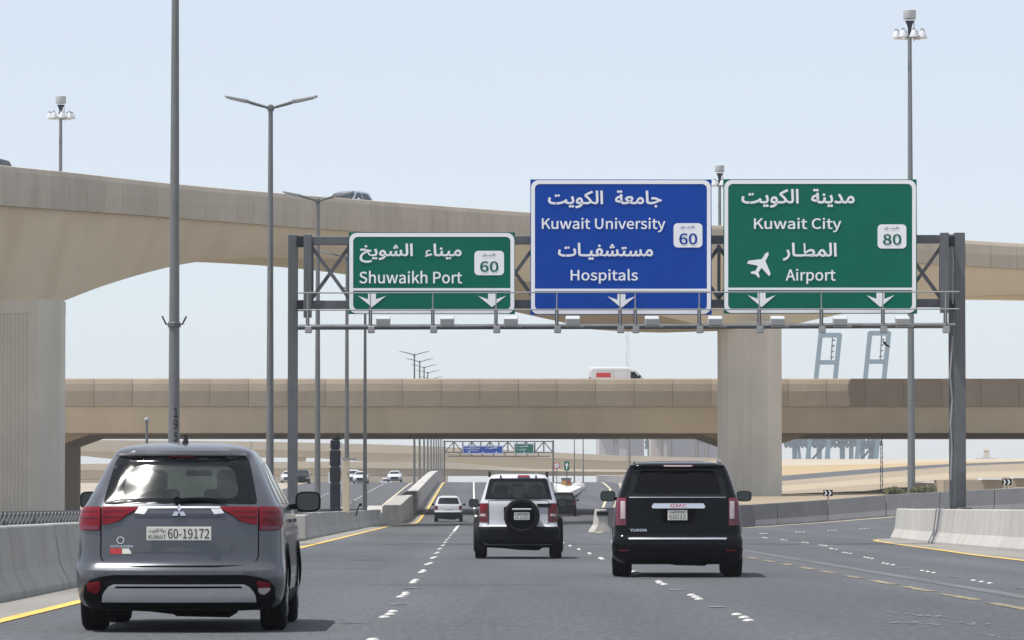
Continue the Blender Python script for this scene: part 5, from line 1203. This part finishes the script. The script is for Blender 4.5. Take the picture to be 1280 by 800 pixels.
lettering('badge_lettering', 'GMC', (-.11,1.070,.145,1.124), lambda x,z,l: c.P(x,z,.042+l), 'red', bar, bold=.03, world=False)
c.grid('bumper_trim', 'chrome', [(.585,-.745),(.625,-.755)], [(.585,.745),(.625,.755)], .014, .02, nz=2, ns=20)
lettering('badge_lettering', 'YUKON', (-.725,.703,-.475,.745), lambda x,z,l: c.P(x,z,.004+l), 'chrome', c.root, bold=.03, world=False)
c.plate(0, .955, .30, .155, [('68033',.08,.08,.92,.58,False),('الكويت',.1,.66,.45,.92,True),('KUWAIT',.52,.68,.92,.9,False)])
c.grid('plate_recess', 'under', [(.83,-.24),(1.05,-.26)], [(.83,.26),(1.05,.28)], .003, .004, nz=4, ns=8)
g_ = MB(); c.line('', '', [(-.77,1.21),(-.775,.64),(.775,.64),(.77,1.21)], .008, .003, mb=g_); tag(g_.build('panel_gap', 'under', c.root), kind='stuff')
for g in (-1,1):
    a, b = sorted((g*.785, g*.955)); 
    t = c.grid('tail_light', 'maroon', [(.80,a),(1.22,a)], [(.80,b),(1.22,b)], .014, .03, nz=8, ns=8)
    a2, b2 = sorted((g*.80, g*.865)); c.grid('lamp_lens', 'clear_lens', [(.90,a2),(.95,a2),(1.17,a2)], [(.90,b2),(1.17,b2)], .02, .01, nz=6, ns=4, parent=t)
    c.grid('side_window', 'glass_black', [(1.25,.9),(1.64,1.1)], [(1.25,3.6),(1.64,3.0)], .004, .006, 'left' if g<0 else 'right', nz=6, ns=8)
    c.grid('bumper_reflector', 'red_dark', [(.40,g*.74 if g>0 else -.90),(.43,g*.74 if g>0 else -.90)], [(.40,.90 if g>0 else -.74),(.43,.90 if g>0 else -.74)], .008, .01, nz=1, ns=5)
    MB().tube([(g*.66,.7,1.755),(g*.66,.9,1.80),(g*.66,2.8,1.80),(g*.66,3.0,1.75)], .018, 8).build('roof_rail', 'blk_gloss', c.root, smooth=50)
c.mirror(-1, 3.2, 1.20, .24, .17, arm=.05); c.mirror(1, 3.2, 1.20, .24, .17, arm=.05)
c.wheels((1.15,4.1), .40, .295, .012); c.underbody(.35, 4.6, .22, .68)
c.place((846.8-592)/81.7, F/81.7, 0, R_(-2.2))
# ---- small generic vehicles
SUV = [(.25,.78,.12,4.3),(.35,.86,.0,4.4),(.6,.87,.0,4.4),(.68,.86,.07,4.4),(.95,.86,.10,4.2),(1.05,.85,.13,3.3),(1.15,.81,.18,3.1),(1.5,.68,.42,2.5),(1.56,.64,.42,2.4),(1.61,.55,.6,2.2),(1.65,.36,1.0,1.9)]
SED = [(.2,.75,.15,4.3),(.3,.85,.02,4.5),(.5,.88,.0,4.55),(.7,.87,.05,4.5),(.88,.85,.12,4.2),(.95,.83,.55,3.6),(1.0,.78,.75,3.4),(1.25,.66,1.1,2.9),(1.38,.56,1.4,2.55),(1.43,.36,1.7,2.2)]
def small(kind, name, paint, label, cat, x, y, z, rz, group=None, lights=True, dark_bumper=True):
    T = SUV if kind == 'suv' else SED; c = Car(name, T, T[2][3], paint, label, cat, rc=.2, crown=.08, group=group)
    c.body((.85,3.4), .38, dz=.06)
    if kind == 'suv': ra, fa, sd = ((1.13,1.5),(.69,.56)), ((1.08,1.5),(.74,.6)), (1.12,1.5,.55,2.95)
    else: ra, fa, sd = ((1.0,1.33),(.62,.48)), ((1.0,1.33),(.70,.54)), (1.0,1.32,1.0,3.1)
    for nm, face, (zz_, ww) in (('rear_window','rear',ra),('windscreen','front',fa)):
        c.blob(nm, 'glass_black', rp([(-ww[0],zz_[0]),(ww[0],zz_[0]),(ww[1],zz_[1]),(-ww[1],zz_[1])], .06), .006, .01, face)
    for f in ('left','right'):
        c.grid('side_window', 'glass_black', [(sd[0],sd[2]),(sd[1],sd[2]+.4)], [(sd[0],sd[3]),(sd[1],sd[3]-.65)], .005, .008, f, nz=5, ns=6)
        c.grid('window_pillar', paint, [(sd[0],1.75),(sd[1],1.75)], [(sd[0],1.87),(sd[1],1.87)], .008, .004, f, nz=5, ns=1)
    for g in (-1,1):
        a, b = sorted((g*.66,g*.9)); c.grid('tail_light', 'red_dark', [(.78,a),(1.02 if kind=='suv' else .86,a)], [(.78,b),(1.02 if kind=='suv' else .86,b)], .012, .03, nz=3, ns=5)
        a, b = sorted((g*.5,g*.86)); c.grid('headlight', 'clear_lens', [(.62,a),(.76,a)], [(.62,b),(.76,b)], .012, .03, 'front', nz=3, ns=5)
        c.mirror(g, 2.75, 1.06 if kind=='suv' else .95, .17, .13, 'blk' if dark_bumper else paint, glass=False)
    c.grid('grille', 'blk', [(.35,-.45),(.66,-.45)], [(.35,.45),(.66,.45)], .012, .02, 'front', nz=3, ns=6)
    if dark_bumper and kind == 'suv': c.grid('bumper', 'blk', [(.26,-.95),(.62,-.95)], [(.26,.95),(.62,.95)], .02, .04, nz=5, ns=20)
    c.plate(0, .85 if kind=='suv' else .5, .42, .11, [])
    c.wheels((.85,3.4), .33, .21, .02, simple=True); c.underbody(.4, 3.9, .2)
    c.place(x, y, z, rz); return c
small('suv', 'white_suv', 'white_car', 'small white suv with black bumper driving ahead, left of the white jeep', 'suv', (560.5-592)/20.1, F/20.1, zr(F/20.1), R_(-.2))
small('suv', 'dark_suv', 'black_car', 'dark suv partly hidden beyond the right side of the white jeep', 'suv', (704.5-592)/18.3, F/18.3, zr(F/18.3), R_(-1))
def oncoming(px, Y, kind, nm, paint, lab, cat):
    x = at(px,600,Y).x; small(kind, nm, paint, lab, cat, x, Y+4.4, zr(Y), math.pi, 'oncoming cars on the opposite road', dark_bumper=False)
oncoming(450.5,505,'sed','white_car','white_car','white oncoming car, larger of the two left of the lamp row','car')
oncoming(493,540,'sed','white_car','white_car','white oncoming car nearest the crest beside the median wall','car')
oncoming(441,560,'suv','white_car','white_car','white oncoming car half hidden behind another white car','car')
oncoming(377,500,'suv','dark_car','black_car','dark oncoming car just right of the left gantry leg','car')
oncoming(360,520,'sed','white_car','white_car','white oncoming car mostly behind the left gantry leg','car')
oncoming(483,650,'suv','white_van','white_car','pale oncoming van far off between two white cars','van')
# cars up on the flyover
def deck_car(px, ztop_px, kind, nm, paint, lab, back, cat):
    t, d, n = fly_frame(px); rz = math.atan2(-d.x, d.y); z = at(px, ztop_px, FX(px)+2).z-(1.65 if kind=='suv' else 1.43)
    p = Vector((t.x,t.y,0))+n*2.6
    if back: p = p+d*2.2
    else: p = p-d*2.2
    return small(kind, nm, paint, lab, cat, p.x, p.y, z, rz+(math.pi if back else 0), dark_bumper=False)
deck_car(487, 239.5, 'suv', 'silver_suv', 'silver_car', 'silver suv crossing the flyover, roof and windows showing above the parapet', True, 'suv')
deck_car(46, 199, 'suv', 'dark_car', 'black_car', 'dark car roof at the left edge of the picture on the flyover', True, 'car')
# white van on the overpass (side on, heading right)
VAN = [(.25,.80,.1,4.6),(.4,.88,.0,4.75),(.9,.88,.02,4.7),(1.05,.87,.03,4.55),(1.2,.86,.04,4.35),(1.8,.78,.10,3.7),(1.95,.74,.14,3.45),(2.02,.66,.2,3.2),(2.05,.5,.4,2.9)]
c = Car('white_van', VAN, 4.75, 'white_car', 'white high roof van with a red panel driving right along the overpass', 'van', rc=.12, crown=.03)
c.body((.9,3.6), .37, dz=.06)
for f in ('left','right'):
    c.grid('side_panel', 'red', [(1.30,.62),(1.62,.62)], [(1.30,1.75),(1.62,1.75)], .006, .008, f, nz=3, ns=3)
    c.grid('side_window', 'glass_black', [(1.2,3.30),(1.70,3.30)], [(1.2,4.1),(1.70,3.62)], .006, .008, f, nz=4, ns=3)
    g_ = MB()
    for pts in ([(1.95,.5),(1.95,1.85)],[(3.1,.5),(3.1,1.9)],[(.3,1.76),(3.3,1.76)]): c.line('', '', pts, .03, .004, f, mb=g_)
    tag(g_.build('panel_gap', 'conc_barrier', c.root), kind='stuff')
c.blob('windscreen', 'glass_black', rp([(-.76,1.15),(.76,1.15),(.66,1.8),(-.66,1.8)], .08), .006, .01, 'front'); c.blob('rear_window', 'glass_black', rp([(-.6,1.15),(.6,1.15),(.6,1.7),(-.6,1.7)], .08), .006, .01, 'rear')
for g in (-1,1):
    c.mirror(g, 4.0, 1.3, .16, .2, glass=False); a, b = sorted((g*.70,g*.9)); c.grid('tail_light', 'red_lens', [(.9,a),(1.3,a)], [(.9,b),(1.3,b)], .012, .02, nz=3, ns=4)
c.wheels((.9,3.6), .34, .21, .0, simple=True)
vx = at(735.5,466,OY+4).x; c.place(vx, OY+5.0, at(770,458.7,OY+5).z-2.05, -math.pi/2); c.root.scale = (1,.90,1)

# ------------------------------------------------------------------ dusty air
hz = MB().box((0, 1450, 28), (3300, 3300, 72)).build('haze', 'ground'); hz['kind'] = 'stuff'
hm = bpy.data.materials.new('haze'); hm.use_nodes = True; hn = hm.node_tree; hn.nodes.clear()
ho = hn.nodes.new('ShaderNodeOutputMaterial'); hv = hn.nodes.new('ShaderNodeVolumePrincipled'); hv.inputs['Color'].default_value = (.86,.90,.96,1); hv.inputs['Density'].default_value = .00019; hv.inputs['Anisotropy'].default_value = .2
hn.links.new(hv.outputs[0], ho.inputs['Volume']); hz.data.materials.clear(); hz.data.materials.append(hm)
